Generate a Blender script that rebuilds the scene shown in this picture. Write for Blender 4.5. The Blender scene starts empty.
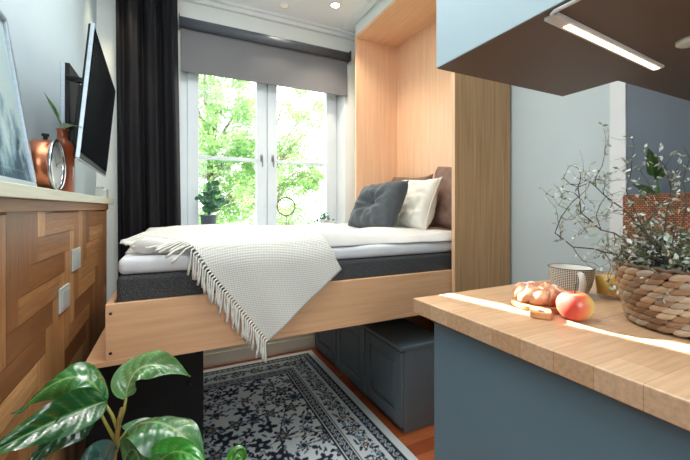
import bpy, bmesh, math, random
import numpy as np
from mathutils import Vector, Matrix, noise
random.seed(7)
PI = math.pi
SC = bpy.context.scene
COL = SC.collection

# ------------------------------------------------------------------ helpers
def lin(c):
    r = []
    for v in c[:3]:
        v = v / 255.0
        r.append(v / 12.92 if v <= 0.04045 else ((v + 0.055) / 1.055) ** 2.4)
    return (r[0], r[1], r[2], 1.0)

CAM = Vector((0.0, 0.0, 1.135))
FW, RT = Vector((0.440, 0.898, 0)), Vector((0.898, -0.440, 0))
def at(px, py, d):
    """a point of the room seen in direction (px, py) at depth d (planning aid)"""
    return CAM + FW * d + RT * ((px - 345) / 353.0 * d) + Vector((0, 0, (208 - py) / 353.0 * d))

def thing(name, label, cat, loc=(0, 0, 0), group=None):
    o = bpy.data.objects.new(name, None)
    COL.objects.link(o)
    o.empty_display_size = 0.05
    o.location = loc
    o['label'] = label
    o['category'] = cat
    if group: o['group'] = group
    return o

def tag(o, label, cat, group=None):
    o['label'] = label
    o['category'] = cat
    if group: o['group'] = group
    return o

def root_of(parent):
    off = Vector((0, 0, 0))
    p = parent
    while p is not None:
        off += p.location
        p = p.parent
    return off

def obj(name, bm, m, parent=None, smooth=False, bevel=0.0, seg=2, local=False, subsurf=0):
    """link a bmesh (world coordinates unless local) as ONE mesh object"""
    off = root_of(parent)
    if parent is not None and not local:
        bmesh.ops.translate(bm, vec=-off, verts=bm.verts)
    bmesh.ops.recalc_face_normals(bm, faces=bm.faces)
    me = bpy.data.meshes.new(name)
    bm.to_mesh(me)
    bm.free()
    return link(name, me, m, parent, smooth, bevel, seg, subsurf)

def link(name, me, m, parent=None, smooth=False, bevel=0.0, seg=2, subsurf=0):
    o = bpy.data.objects.new(name, me)
    COL.objects.link(o)
    for mm in (m if isinstance(m, (list, tuple)) else [m]):
        me.materials.append(mm)
    if parent is not None:
        o.parent = parent
    if smooth or bevel:
        me.polygons.foreach_set('use_smooth', [True] * len(me.polygons))
    if bevel:
        b = o.modifiers.new('bevel', 'BEVEL')
        b.width = bevel; b.segments = seg; b.limit_method = 'ANGLE'; b.angle_limit = math.radians(40)
        b.harden_normals = True
    if subsurf:
        s = o.modifiers.new('sub', 'SUBSURF'); s.levels = subsurf; s.render_levels = subsurf
    return o

def struct(name, bm, m, parent=None, **k):
    o = obj(name, bm, m, parent, **k)
    if parent is None: o['kind'] = 'structure'
    return o

def B(): return bmesh.new()

def box(bm, x0, x1, y0, y1, z0, z1, mi=0):
    vs = [bm.verts.new(p) for p in ((x0,y0,z0),(x1,y0,z0),(x1,y1,z0),(x0,y1,z0),(x0,y0,z1),(x1,y0,z1),(x1,y1,z1),(x0,y1,z1))]
    for f in ((0,3,2,1),(4,5,6,7),(0,1,5,4),(1,2,6,5),(2,3,7,6),(3,0,4,7)):
        fc = bm.faces.new([vs[i] for i in f]); fc.material_index = mi
    return bm

def boxm(*a): return box(B(), *a)

def tube(bm, pts, r, n=8, cap=True, mi=0):
    """pts polyline, r radius or list"""
    pts = [Vector(p) for p in pts]
    rs = r if isinstance(r, (list, tuple)) else [r] * len(pts)
    rings = []
    up = Vector((0, 0, 1))
    prev = None
    for i, p in enumerate(pts):
        a = pts[max(i - 1, 0)]; b = pts[min(i + 1, len(pts) - 1)]
        t = (b - a).normalized() if (b - a).length > 1e-9 else Vector((0, 0, 1))
        if prev is None:
            s = t.cross(up)
            if s.length < 1e-3: s = t.cross(Vector((1, 0, 0)))
        else:
            s = prev - t * prev.dot(t)
            if s.length < 1e-4: s = t.cross(up)
        s.normalize(); prev = s
        q = t.cross(s)
        rings.append([bm.verts.new(p + (s * math.cos(2*PI*k/n) + q * math.sin(2*PI*k/n)) * rs[i]) for k in range(n)])
    for i in range(len(rings) - 1):
        for k in range(n):
            f = bm.faces.new((rings[i][k], rings[i][(k+1) % n], rings[i+1][(k+1) % n], rings[i+1][k]))
            f.material_index = mi; f.smooth = True
    if cap:
        for rg in (rings[0], rings[-1]):
            f = bm.faces.new(rg); f.material_index = mi
    return bm

def lathe(bm, prof, c=(0, 0, 0), n=32, axis='Z', mi=0, close=True):
    """prof: list of (r, h)"""
    c = Vector(c); rings = []
    def P(r, h, k):
        a = 2 * PI * k / n
        if axis == 'Z': return c + Vector((r * math.cos(a), r * math.sin(a), h))
        if axis == 'X': return c + Vector((h, r * math.cos(a), r * math.sin(a)))
        return c + Vector((r * math.cos(a), h, r * math.sin(a)))
    for r, h in prof:
        if r < 1e-6: rings.append([bm.verts.new(P(0, h, 0))])
        else: rings.append([bm.verts.new(P(r, h, k)) for k in range(n)])
    for i in range(len(rings) - 1):
        a, b = rings[i], rings[i + 1]
        for k in range(n):
            k2 = (k + 1) % n
            if len(a) == 1 and len(b) == 1: continue
            if len(a) == 1: f = bm.faces.new((a[0], b[k2], b[k]))
            elif len(b) == 1: f = bm.faces.new((a[k], a[k2], b[0]))
            else: f = bm.faces.new((a[k], a[k2], b[k2], b[k]))
            f.material_index = mi; f.smooth = True
    if close:
        for rg in (rings[0], rings[-1]):
            if len(rg) > 2: bm.faces.new(rg).material_index = mi
    return bm

def gridmesh(name, nu, nv, fn, cols=None, uv=None):
    """fn(i, j) -> point; optional colour / uv per vertex"""
    V = [fn(i, j) for j in range(nv) for i in range(nu)]
    F = [(j*nu+i, j*nu+i+1, (j+1)*nu+i+1, (j+1)*nu+i) for j in range(nv-1) for i in range(nu-1)]
    return pymesh(name, V, F, cols, uv)

def pymesh(name, V, F, cols=None, uv=None):
    me = bpy.data.meshes.new(name)
    me.from_pydata([tuple(v) for v in V], [], F)
    if cols is not None:
        a = me.attributes.new('col', 'FLOAT_COLOR', 'POINT')
        a.data.foreach_set('color', np.asarray(cols, dtype=np.float32).ravel())
    if uv is not None:
        l = me.uv_layers.new(name='UVMap')
        idx = np.zeros(len(me.loops), dtype=np.int32)
        me.loops.foreach_get('vertex_index', idx)
        l.data.foreach_set('uv', np.asarray(uv, dtype=np.float32)[idx].ravel())
    me.update()
    return me

def shift_mesh(me, off):
    me.transform(Matrix.Translation(off)); return me

# ------------------------------------------------------------------ materials
def nodes(name):
    m = bpy.data.materials.new(name)
    m.use_nodes = True
    nt = m.node_tree
    return m, nt, nt.nodes, nt.links, nt.nodes['Principled BSDF']

def mix_noise(nt, vec, c1, c2, sc, detail=4, lo=.3, hi=.7, rough=.55):
    n = nt.nodes.new('ShaderNodeTexNoise'); n.inputs['Scale'].default_value = sc
    n.inputs['Detail'].default_value = detail; n.inputs['Roughness'].default_value = rough
    if vec is not None: nt.links.new(vec, n.inputs['Vector'])
    r = nt.nodes.new('ShaderNodeValToRGB')
    r.color_ramp.elements[0].position = lo; r.color_ramp.elements[1].position = hi
    r.color_ramp.elements[0].color = c1; r.color_ramp.elements[1].color = c2
    nt.links.new(n.outputs['Fac'], r.inputs['Fac'])
    return r.outputs['Color'], n.outputs['Fac']

def coord(nt, scale, kind='Object'):
    t = nt.nodes.new('ShaderNodeTexCoord'); mp = nt.nodes.new('ShaderNodeMapping')
    mp.inputs['Scale'].default_value = scale
    nt.links.new(t.outputs[kind], mp.inputs['Vector'])
    return mp.outputs['Vector']

def add_bump(nt, bs, fac, strength, dist=.002):
    b = nt.nodes.new('ShaderNodeBump'); b.inputs['Strength'].default_value = strength
    b.inputs['Distance'].default_value = dist
    nt.links.new(fac, b.inputs['Height']); nt.links.new(b.outputs['Normal'], bs.inputs['Normal'])

def pm(name, c1, c2=None, scale=(1,1,1), sc=6, rough=.5, metal=0, bump=0, spec=.5, detail=4, lo=.3, hi=.7, coat=0, sheen=0, kind='Object', dist=.002):
    m, nt, N, L, bs = nodes(name)
    c2 = c2 or tuple(min(255, v * 1.06) for v in c1)
    col, fac = mix_noise(nt, coord(nt, scale, kind), lin(c1), lin(c2), sc, detail, lo, hi)
    L.new(col, bs.inputs['Base Color'])
    bs.inputs['Roughness'].default_value = rough; bs.inputs['Metallic'].default_value = metal
    bs.inputs['Specular IOR Level'].default_value = spec
    bs.inputs['Coat Weight'].default_value = coat
    bs.inputs['Sheen Weight'].default_value = sheen
    if bump: add_bump(nt, bs, fac, bump, dist)
    return m

def attr_mat(name, rough=.6, grain=None, bump=0, spec=.5, coat=0, sheen=0):
    """base colour from the mesh's own colour attribute, optional grain along UV"""
    m, nt, N, L, bs = nodes(name)
    a = N.new('ShaderNodeAttribute'); a.attribute_name = 'col'
    out = a.outputs['Color']
    if grain:
        g, fac = mix_noise(nt, coord(nt, grain, 'UV'), (.66,.62,.58,1), (1.12,1.1,1.08,1), 3, 5, .3, .7)
        mx = N.new('ShaderNodeMix'); mx.data_type = 'RGBA'; mx.blend_type = 'MULTIPLY'
        mx.inputs['Factor'].default_value = 1
        L.new(out, mx.inputs[6]); L.new(g, mx.inputs[7]); out = mx.outputs[2]
        if bump: add_bump(nt, bs, fac, bump, .001)
    L.new(out, bs.inputs['Base Color'])
    bs.inputs['Roughness'].default_value = rough
    bs.inputs['Specular IOR Level'].default_value = spec
    bs.inputs['Coat Weight'].default_value = coat
    bs.inputs['Sheen Weight'].default_value = sheen
    return m

def emit(name, c, s):
    m, nt, N, L, bs = nodes(name)
    bs.inputs['Base Color'].default_value = lin(c)
    bs.inputs['Emission Color'].default_value = lin(c)
    bs.inputs['Emission Strength'].default_value = s
    return m

def pane_mat(name, tint=(1,1,1,1), gl=.06):
    m, nt, N, L, bs = nodes(name)
    N.remove(bs)
    t = N.new('ShaderNodeBsdfTransparent'); t.inputs['Color'].default_value = tint
    g = N.new('ShaderNodeBsdfGlossy'); g.inputs['Roughness'].default_value = .02
    mx = N.new('ShaderNodeMixShader'); mx.inputs['Fac'].default_value = gl
    L.new(t.outputs[0], mx.inputs[1]); L.new(g.outputs[0], mx.inputs[2])
    L.new(mx.outputs[0], N['Material Output'].inputs['Surface'])
    return m

M = {}
M['wall_l'] = pm('pale_plaster', (190,210,219), (196,215,223), sc=3, rough=.8)
M['wall_r'] = pm('pale_blue_paint', (196,211,213), (201,215,217), sc=3, rough=.7)
M['wall_w'] = pm('window_wall_paint', (226,230,226), (232,236,232), sc=3, rough=.8)
M['ceil'] = pm('ceiling_paint', (240,244,246), (244,247,249), sc=2, rough=.85)
M['white'] = pm('white_paint', (228,232,232), (236,239,239), sc=6, rough=.4)
M['winwhite'] = pm('window_paint', (210,221,227), (217,227,232), sc=6, rough=.45, spec=.3)
M['bluewall'] = pm('slate_blue_paint', (88,101,113), (94,107,118), sc=3, rough=.5)
M['wood_niche_v'] = pm('birch_veneer_upright', (222,178,140), (236,194,158), scale=(14,14,.7), sc=3.5, rough=.42, bump=.05, detail=6)
M['wood_niche_y'] = pm('birch_veneer_across', (222,178,140), (236,194,158), scale=(14,.7,14), sc=3.5, rough=.42, bump=.05, detail=6)
M['wood_side'] = pm('oak_veneer_upright', (158,118,76), (190,150,104), scale=(16,16,.6), sc=4, rough=.45, bump=.06, detail=7)
M['wood_rail'] = pm('birch_veneer_long', (210,160,116), (226,180,138), scale=(.8,14,14), sc=3.5, rough=.42, bump=.05, detail=6)
M['wood_edge'] = pm('birch_edge', (214,172,132), (228,188,150), scale=(10,10,1), sc=4, rough=.45)
M['ledge'] = pm('bleached_oak_ledge', (196,198,176), (212,212,192), scale=(20,1,20), sc=4, rough=.5)
M['ledge_trim'] = pm('oak_batten', (146,104,62), (168,122,76), scale=(20,1,20), sc=4, rough=.5)
M['cab'] = pm('grey_blue_lacquer', (98,124,137), (102,128,141), sc=4, rough=.5, spec=.3)
M['bench'] = pm('dark_grey_blue_lacquer', (98,113,122), (102,117,126), sc=4, rough=.38)
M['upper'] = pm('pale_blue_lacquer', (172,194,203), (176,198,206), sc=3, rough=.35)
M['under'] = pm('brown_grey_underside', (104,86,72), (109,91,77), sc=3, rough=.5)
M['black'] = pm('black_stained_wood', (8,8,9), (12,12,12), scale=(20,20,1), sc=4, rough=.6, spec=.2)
M['tvblack'] = pm('black_plastic', (8,9,11), (11,12,14), sc=20, rough=.5, spec=.25)
M['screen'] = pm('dark_screen_glass', (8,11,15), (9,12,17), sc=2, rough=.15, spec=.06)
M['silver'] = pm('brushed_silver', (176,190,202), (192,204,214), scale=(1,1,30), sc=5, rough=.35, metal=.6)
M['chrome'] = pm('chrome', (205,208,210), (215,218,220), sc=5, rough=.15, metal=1)
M['curtain'] = pm('charcoal_curtain_cloth', (17,17,21), (23,22,26), scale=(12,12,2), sc=4, rough=.75, spec=.2, bump=.04)
M['blind'] = pm('grey_blind_cloth', (104,105,108), (112,113,116), scale=(40,40,40), sc=8, rough=.8, bump=.05)
M['blindtube'] = pm('dark_grey_cassette', (74,79,86), (80,85,92), sc=5, rough=.5)
M['skirting'] = pm('cream_skirting', (214,204,182), (224,214,194), sc=6, rough=.5)
M['matt'] = pm('charcoal_woven_mattress', (22,24,28), (80,82,84), scale=(1,1,1), sc=260, rough=.9, bump=.5, detail=2, lo=.35, hi=.75)
M['sheet'] = pm('white_sheet', (204,208,212), (214,218,220), sc=9, rough=.8, bump=.1, dist=.004)
M['duvet'] = pm('white_duvet_cotton', (204,203,198), (214,213,208), sc=7, rough=.85, bump=.12, dist=.004)
M['pillow_w'] = pm('white_pillow_cotton', (212,208,192), (222,219,206), sc=14, rough=.85, bump=.25, dist=.004)
M['pillow_d'] = pm('brown_grey_linen', (108,82,70), (128,101,87), sc=16, rough=.9, bump=.3, dist=.004)
M['cushion'] = pm('slate_velvet', (52,60,66), (70,75,78), sc=18, rough=.85, sheen=.15, bump=.2, dist=.003)
M['button'] = pm('cushion_button', (52,58,64), (62,68,74), sc=30, rough=.8)
M['copper'] = pm('copper', (196,116,82), (214,136,100), scale=(8,1,1), sc=4, rough=.28, metal=.9)
M['ceramic'] = pm('rust_glazed_ceramic', (150,70,40), (172,88,54), scale=(3,3,3), sc=3, rough=.3, coat=.3)
M['dial'] = pm('clock_dial', (214,224,222), (222,230,228), sc=6, rough=.5)
M['ink'] = pm('black_ink', (24,26,30), (30,32,36), sc=10, rough=.6)
M['sprig'] = pm('green_cutting', (58,92,40), (96,130,70), sc=25, rough=.45)
M['socket'] = pm('white_plastic', (176,184,178), (184,191,186), sc=10, rough=.4)
M['soil'] = pm('dark_soil', (30,24,20), (52,42,34), sc=60, rough=1, bump=.6)
M['basketin'] = pm('dark_liner', (30,27,25), (40,36,33), sc=20, rough=.8)
M['bark'] = pm('dark_twig_bark', (58,52,46), (92,84,74), sc=60, rough=.8)
M['crust'] = None
M['handle'] = pm('brushed_steel', (150,155,160), (165,170,174), sc=10, rough=.3, metal=1)
M['pot'] = pm('grey_clay_pot', (120,124,128), (138,142,146), sc=8, rough=.7)
M['glass'] = pane_mat('window_glass', (1,1,1,1), .03)
M['picglass'] = pane_mat('picture_glass', (.96,.99,1,1), .07)
M['lamp_on'] = emit('warm_lamp_glow', (255,226,176), 7)
M['spot_on'] = emit('downlight_glow', (255,240,214), 14)
# ------------------------------------------------------------------ the setting
XL, XR, Y0, YW, ZC = -.43, 1.76, -1.7, 2.70, 2.625

def herringbone(W, L, u0, u1, v0, v1, rng, tones, gap=.0007):
    """axis-aligned herringbone planks clipped to a rectangle: (u0,u1,v0,v1,colour,horizontal)"""
    out = []
    R = int((abs(u1-u0) + abs(v1-v0)) / W) + 12
    for k in range(-R, R):
        for m in range(-R, R):
            ox, oy = u0 + k*W + m*L, v0 + k*W - m*L
            for hz, (a, b, c, d) in ((True, (ox, ox+L, oy, oy+W)), (False, (ox, ox+W, oy+W, oy+W+L))):
                a2, b2, c2, d2 = max(a+gap,u0), min(b-gap,u1), max(c+gap,v0), min(d-gap,v1)
                if b2 - a2 > .002 and d2 - c2 > .002:
                    out.append((a2, b2, c2, d2, rng.choice(tones), hz, rng.random()*50))
    return out

def plank_mesh(name, planks, put, back, backcol):
    V, F, Cc, UV = [], [], [], []
    for (a, b, c, d, col, hz, ph) in planks:
        i = len(V)
        V += [put(a, c), put(b, c), put(b, d), put(a, d)]
        F.append((i, i+1, i+2, i+3)); Cc += [col]*4
        UV += [(u+ph, v) if hz else (v+ph, u) for u, v in ((a,c),(b,c),(b,d),(a,d))]
    i = len(V); V += back; F.append((i, i+1, i+2, i+3)); Cc += [backcol]*4; UV += [(0,0)]*4
    return pymesh(name, V, F, Cc, UV)

M['parquet_floor'] = attr_mat('red_oak_parquet', rough=.35, grain=(3, 45, 1), bump=.1)
M['parquet_wall'] = attr_mat('oak_parquet_wall', rough=.38, grain=(3, 60, 1), bump=.12)
rng = random.Random(3)
ftones = [lin(c) for c in ((176,92,52),(160,80,44),(190,106,62),(148,72,40),(184,98,58))]
fp = herringbone(.07, .42, XL, XR+.02, Y0, YW+.1, rng, ftones)
fl = link('floor', plank_mesh('floor', fp, lambda u, v: (u, v, 0), [(XL-.2,Y0-.2,-.002),(XR+.2,Y0-.2,-.002),(XR+.2,YW+.2,-.002),(XL-.2,YW+.2,-.002)], lin((60,30,18))), M['parquet_floor'])
fl['kind'] = 'structure'

# oak parquet panelling on the left wall
wt = [lin(c) for c in ((176,128,80),(158,111,68),(190,142,92),(146,98,58),(200,154,104),(166,118,74),(134,90,54))]
wp = herringbone(.07, .35, -.4, 2.45, .0, 1.125, rng, wt, .0007)
XP = -.342
st_ = []
for (a_, b_, c_, d_, col_, hz_, ph_) in wp:
    # every board is made of three narrow staves of slightly different tone
    for q in range(3):
        k_ = rng.uniform(.86, 1.16); cc_ = (col_[0]*k_, col_[1]*k_, col_[2]*k_, 1)
        f0, f1 = q/3, (q+1)/3
        if hz_: st_.append((a_, b_, c_+(d_-c_)*f0+.0004, c_+(d_-c_)*f1-.0004, cc_, hz_, ph_+q*7.3))
        else: st_.append((a_+(b_-a_)*f0+.0004, a_+(b_-a_)*f1-.0004, c_, d_, cc_, hz_, ph_+q*7.3))
wp = st_
V0 = plank_mesh('wall_panel', wp, lambda u, v: (XP, u, v), [(XP-.001,-.4,0),(XP-.001,2.45,0),(XP-.001,2.45,1.125),(XP-.001,-.4,1.125)], lin((92,60,34)))
bmx = B(); bmx.from_mesh(V0)
o = link('wall_parquet', V0, M['parquet_wall']); o['kind'] = 'structure'
bmx.free()
struct('trim_1', boxm(XL, XP-.001, -.4, 2.462, 0, 1.158), M['ledge_trim'])
struct('trim_2', boxm(XP, XP+.008, -.4, 2.462, 1.125, 1.158), M['ledge_trim'], bevel=.002)

b = B(); box(b, XL-.15, XL, Y0-.15, YW+.2, 0, ZC); struct('wall_left', b, M['wall_l'])
struct('ceiling', boxm(XL-.15, XR+.15, Y0-.15, YW+.2, ZC, ZC+.12), M['ceil'])
struct('wall_right', boxm(XR, XR+.15, Y0-.15, YW+.2, 0, ZC), M['wall_r'])
struct('wall_back', boxm(XL-.15, XR+.15, Y0-.15, Y0, 0, ZC), M['wall_w'])
struct('wall_kitchen', boxm(1.70, XR, Y0, .805, 0, ZC), M['bluewall'])
struct('trim_3', boxm(1.695, XR, .805, .866, 0, ZC), M['white'], bevel=.003)

# window wall around the opening
WX0, WX1, WZ0, WZ1 = .05, 1.325, .91, 2.34
b = B()
box(b, XL-.15, WX0, YW, YW+.22, 0, ZC); box(b, WX1, XR+.15, YW, YW+.22, 0, ZC)
box(b, WX0, WX1, YW, YW+.22, 0, WZ0); box(b, WX0, WX1, YW, YW+.22, WZ1, ZC)
struct('wall_window', b, M['wall_w'])
b = B()
box(b, XL, 1.76, YW-.018, YW, 0, .13); box(b, XL, 1.76, YW-.026, YW-.017, .02, .10)
struct('baseboard_window', b, M['skirting'], bevel=.004)
struct('baseboard_right', boxm(XR-.015, XR, .87, 1.39, 0, .1), M['white'], bevel=.003)
b = B()
box(b, XL, 1.76, YW-.03, YW, ZC-.05, ZC); box(b, XL, 1.76, YW-.055, YW-.028, ZC-.022, ZC)
struct('trim_4', b, M['white'], bevel=.004)
struct('trim_5', boxm(1.262, 1.322, Y0, YW-.056, ZC-.014, ZC), M['white'], bevel=.003)

# window
W = bpy.data.objects.new('window_1', None); COL.objects.link(W); W.location = (.69, 2.80, .91); W['kind'] = 'structure'
b = B()
YF0, YF1 = 2.775, 2.845
for a in ((WX0, .10, WZ0, WZ1), (1.249, 1.275, WZ0, WZ1), (.10, 1.249, WZ0, WZ0+.04), (.10, 1.249, WZ1-.04, WZ1), (.638, .70, WZ0+.04, WZ1-.04)):
    box(b, a[0], a[1], YF0, YF1, a[2], a[3])
obj('window_frame', b, M['winwhite'], W, bevel=.004)
def sash(x0, x1, hx):
    b = B(); y0, y1 = 2.755, 2.80
    z0, z1 = WZ0+.035, WZ1-.035
    sw = .075
    box(b, x0, x0+sw, y0, y1, z0, z1); box(b, x1-sw, x1, y0, y1, z0, z1)
    box(b, x0+sw, x1-sw, y0, y1, z0, z0+.05); box(b, x0+sw, x1-sw, y0, y1, z1-.07, z1)
    s = obj('window_sash', b, M['winwhite'], W, bevel=.004)
    obj('muntin', boxm(x0+sw, x1-sw, y0+.008, y1-.004, 1.492, 1.518), M['winwhite'], s, bevel=.003)
    obj('pane', boxm(x0+sw-.003, x1-sw+.003, y0+.022, y0+.026, z0+.047, z1-.065), M['glass'], s)
    b = B()
    box(b, hx-.009, hx+.009, y0-.006, y0, 1.50, 1.55)
    tube(b, [(hx, y0-.004, 1.535), (hx, y0-.03, 1.535)], .007)
    tube(b, [(hx, y0-.03, 1.54), (hx+.001, y0-.032, 1.50), (hx+.002, y0-.03, 1.455)], .005)
    obj('window_handle', b, M['handle'], s, bevel=.001)
sash(.099, .664, .625)
sash(.674, 1.25, .713)
b = boxm(1.275, 1.3245, YW+.001, YF1, WZ0, WZ1)
for v_ in b.verts:
    if v_.co.x < 1.3 and v_.co.y < YW+.01: v_.co.x = 1.322
obj('reveal', b, M['white'], W)
obj('window_sill', boxm(WX0-.03, WX1+.03, 2.64, 2.775, .915, .94), M['white'], W, bevel=.006)

# outside
grass = pm('distant_grass', (96,130,70), (130,160,96), sc=2, rough=.9)
struct('ground', boxm(-20, 25, 3.2, 40, -2.7, -2.5), grass)
lm, nt, N, L, bs = nodes('sunlit_leaves')
N.remove(bs)
d1 = N.new('ShaderNodeBsdfDiffuse'); t1 = N.new('ShaderNodeBsdfTranslucent'); mx = N.new('ShaderNodeMixShader')
col, fac = mix_noise(nt, coord(nt, (1,1,1)), lin((124,172,98)), lin((202,228,164)), 3, 3, .35, .65)
L.new(col, d1.inputs['Color']); L.new(col, t1.inputs['Color']); mx.inputs['Fac'].default_value = .5
L.new(d1.outputs[0], mx.inputs[1]); L.new(t1.outputs[0], mx.inputs[2]); L.new(mx.outputs[0], N['Material Output'].inputs['Surface'])
M['treeleaf'] = lm
M['treebark'] = pm('tree_bark', (128,112,96), (160,146,128), scale=(6,6,1), sc=4, rough=.9)

def tree(label, x, y, crown, seed, nleaf, name='birch_tree', avoid=None):
    r = random.Random(seed)
    t = thing(name, label, 'tree', (x, y, -2.5), 'trees outside the window')
    top = crown[-1][2] + crown[-1][3]
    b = B(); pts = []
    n = 9
    for i in range(n):
        f = i / (n - 1)
        pts.append((x + .12*math.sin(f*4+seed), y + .1*math.sin(f*3+seed*2), -2.5 + (top*.85+2.5)*f))
    tube(b, pts, [.11*(1-.85*i/(n-1)) for i in range(n)], 8)
    ends = []
    for (cx, cy, cz, cr) in crown:
        for k in range(9):
            a, e = r.random()*2*PI, r.uniform(-.3, .9)
            src = min(pts, key=lambda p: abs(p[2] - (cz - .5*cr)) + r.random()*.3)
            end = Vector((cx + cr*.85*math.cos(a)*math.cos(e), cy + cr*.85*math.sin(a)*math.cos(e), cz + cr*.85*math.sin(e)))
            s = Vector(src); mid = (s+end)/2 + Vector((r.uniform(-.1,.1), r.uniform(-.1,.1), .12))
            tube(b, [s, mid, end], [.028, .018, .006], 5)
            ends.append((mid, end))
    obj('trunk', b, M['treebark'], t, smooth=True)
    V, F = [], []
    for (cx, cy, cz, cr) in crown:
        cl = [Vector((cx, cy, cz)) + Vector((r.gauss(0,.5), r.gauss(0,.5), r.gauss(0,.5)))*cr for _ in range(46)]
        for _ in range(nleaf):
            c = r.choice(cl)
            p = c + Vector((r.gauss(0,1), r.gauss(0,1), r.gauss(0,1)))*cr*.13
            if avoid and avoid(p): continue
            s = r.uniform(.02, .046)
            u = Vector((r.gauss(0,1), r.gauss(0,1), r.gauss(0,1))).normalized()
            w = u.cross(Vector((r.gauss(0,1), r.gauss(0,1), r.gauss(0,1)))).normalized()
            i = len(V)
            V += [p-u*s, p+w*s*.55, p+u*s*1.1, p-w*s*.55]; F.append((i,i+1,i+2,i+3))
    me = shift_mesh(pymesh('foliage', V, F), -Vector((x, y, -2.5)))
    f = link('foliage', me, M['treeleaf'], t)
SUNP = Vector((.725,.50,.90)); SUND = Vector((-.22, 1, .466)).normalized()
def near_beam(p):
    q = p - SUNP
    return (q - SUND*q.dot(SUND)).length < .3
tree('leafy pale green tree filling the left window pane', .6, 6.7, [(.55,6.6,.7,.6),(1.05,6.5,1.25,.6),(.5,6.5,2.0,.65),(1.0,6.7,2.9,.7),(.35,6.6,3.3,.6),(1.25,6.6,2.1,.5)], 3, 3400, avoid=near_beam)
tree('leafy pale green tree behind the left half of the right window pane', 2.35, 9.4, [(2.5,9.4,.5,.8),(3.5,9.4,.3,.7),(2.6,9.3,1.6,.8),(2.8,9.4,2.7,.8),(3.3,9.4,3.8,.8),(3.5,9.4,2.0,.5)], 5, 3300, avoid=near_beam)
tree('loose distant tree seen low between the two window panes', 2.0, 13.5, [(1.6,13.5,.8,1.0),(3.6,13.5,.4,1.0),(2.6,13.6,2.0,1.0)], 8, 2600)

# ------------------------------------------------------------------ blind and curtain
t = thing('roller_blind', 'grey roller blind half lowered over the window top', 'blind', (.69, 2.66, 2.4))
b = B(); lathe(b, [(0,.045),(.036,.045),(.036,1.338),(0,1.338)], (0, 2.655, 2.405), 20, 'X'); obj('roller_cassette', b, M['blindtube'], t)
b = B(); box(b, .055, 1.33, 2.672, 2.6745, 2.085, 2.40); obj('blind_cloth', b, M['blind'], t)
b = B(); box(b, .055, 1.33, 2.668, 2.678, 2.078, 2.092); obj('hem_bar', b, M['blind'], t, bevel=.003)
b = B(); obj('bracket', box(b, .04, .046, 2.62, YW, 2.365, 2.445), M['blindtube'], t); obj('bracket', boxm(1.337, 1.343, 2.62, YW, 2.365, 2.445), M['blindtube'], t)

def curtain_pt(i, j, nu=150, nv=40):
    u, v = i/(nu-1), j/(nv-1)
    z = .04 + (ZC-.045)*v
    x0, x1 = -.315 + .012*(1-v), .03 + .03*(1-v)
    pinch = max(0, (v-.86)/.14)
    ph = u*2*PI*3.1
    a = .032*(1-.35*pinch)
    x = x0 + (x1-x0)*(u + .018*math.sin(ph*1.0+1+1.5*v))
    y = 2.575 + a*math.sin(ph + .5*math.sin(v*5+u*3)) + .010*math.sin(ph*2.3+v*2) + .006*math.sin(ph*4.6)*pinch
    y += .006*math.sin(v*23+u*17)*math.exp(-((v-.8)/.12)**2)
    return (x, y, z)
me = gridmesh('curtain', 150, 40, curtain_pt)
o = link('curtain', me, M['curtain'], smooth=True)
tag(o, 'charcoal floor length curtain hanging left of the window', 'curtain')
sm = o.modifiers.new('sol', 'SOLIDIFY'); sm.thickness = .003

# ------------------------------------------------------------------ ceiling downlights
for (x, y, on, lab) in ((1.077, 2.36, True, 'lit round downlight in the ceiling near the wooden niche'), (.74, 2.53, False, 'faint round ceiling downlight nearer the window wall')):
    t = thing('downlight', lab, 'ceiling light', (x, y, ZC), None)
    b = B(); lathe(b, [(.030,-.001),(.036,-.006),(.042,-.004),(.042,0)], (x,y,ZC), 24, close=False); obj('trim_ring', b, M['white'], t)
    b = B(); lathe(b, [(0,-.002),(.030,-.002),(.030,0)], (x,y,ZC), 24); obj('lamp_face', b, M['spot_on'] if on else emit('downlight_dim', (255,240,220), .2), t)

# ------------------------------------------------------------------ wall bed cabinet (niche)
CX0, CX1 = 1.325, 1.74
t = thing('bed_cabinet', 'tall light wood wall bed cabinet framing the pillows', 'cabinet', (1.53, 1.96, 0))
obj('side_panel', boxm(CX0, CX1, 2.50, 2.522, 0, 2.52), M['wood_niche_v'], t, bevel=.001)
o = obj('side_panel', boxm(CX0, CX1, 1.400, 1.422, 0, 2.52), M['wood_side'], t, bevel=.001); o['label'] = 'oak brown outer side panel'
obj('edge_band', boxm(CX0-.003, CX0-.0002, 1.400, 1.422, 0, 2.52), M['wood_edge'], o)
obj('top_panel', boxm(CX0, CX1, 1.422, 2.50, 2.498, 2.52), M['wood_niche_y'], t, bevel=.001)
obj('back_panel', boxm(1.717, CX1, 1.422, 2.50, 0, 2.498), M['wood_niche_v'], t)
obj('cornice', boxm(CX0+.004, CX1, 1.400, 2.522, 2.52, ZC), M['white'], t)

# ------------------------------------------------------------------ bed
t = thing('wall_bed', 'fold down wooden bed frame hinged from the niche', 'bed', (.5, 1.96, .6))
obj('base_panel', boxm(-.263, 1.322, 1.428, 2.492, .597, .615), M['wood_rail'], t, bevel=.001)
o = obj('side_rail', boxm(-.203, 1.71, 1.430, 1.452, .615, .806), M['wood_rail'], t, bevel=.0015)
for z in (.640, .775):
    b = B(); lathe(b, [(0,1.4285),(.005,1.4285),(.005,1.4302)], (-.188,0,z), 12, 'Y'); obj('screw_cap', b, M['ink'], o)
obj('side_rail', boxm(-.203, 1.71, 2.468, 2.490, .615, .806), M['wood_rail'], t, bevel=.0015)
obj('foot_board', boxm(-.203, -.181, 1.452, 2.468, .615, .806), M['wood_rail'], t, bevel=.0015)

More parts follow.
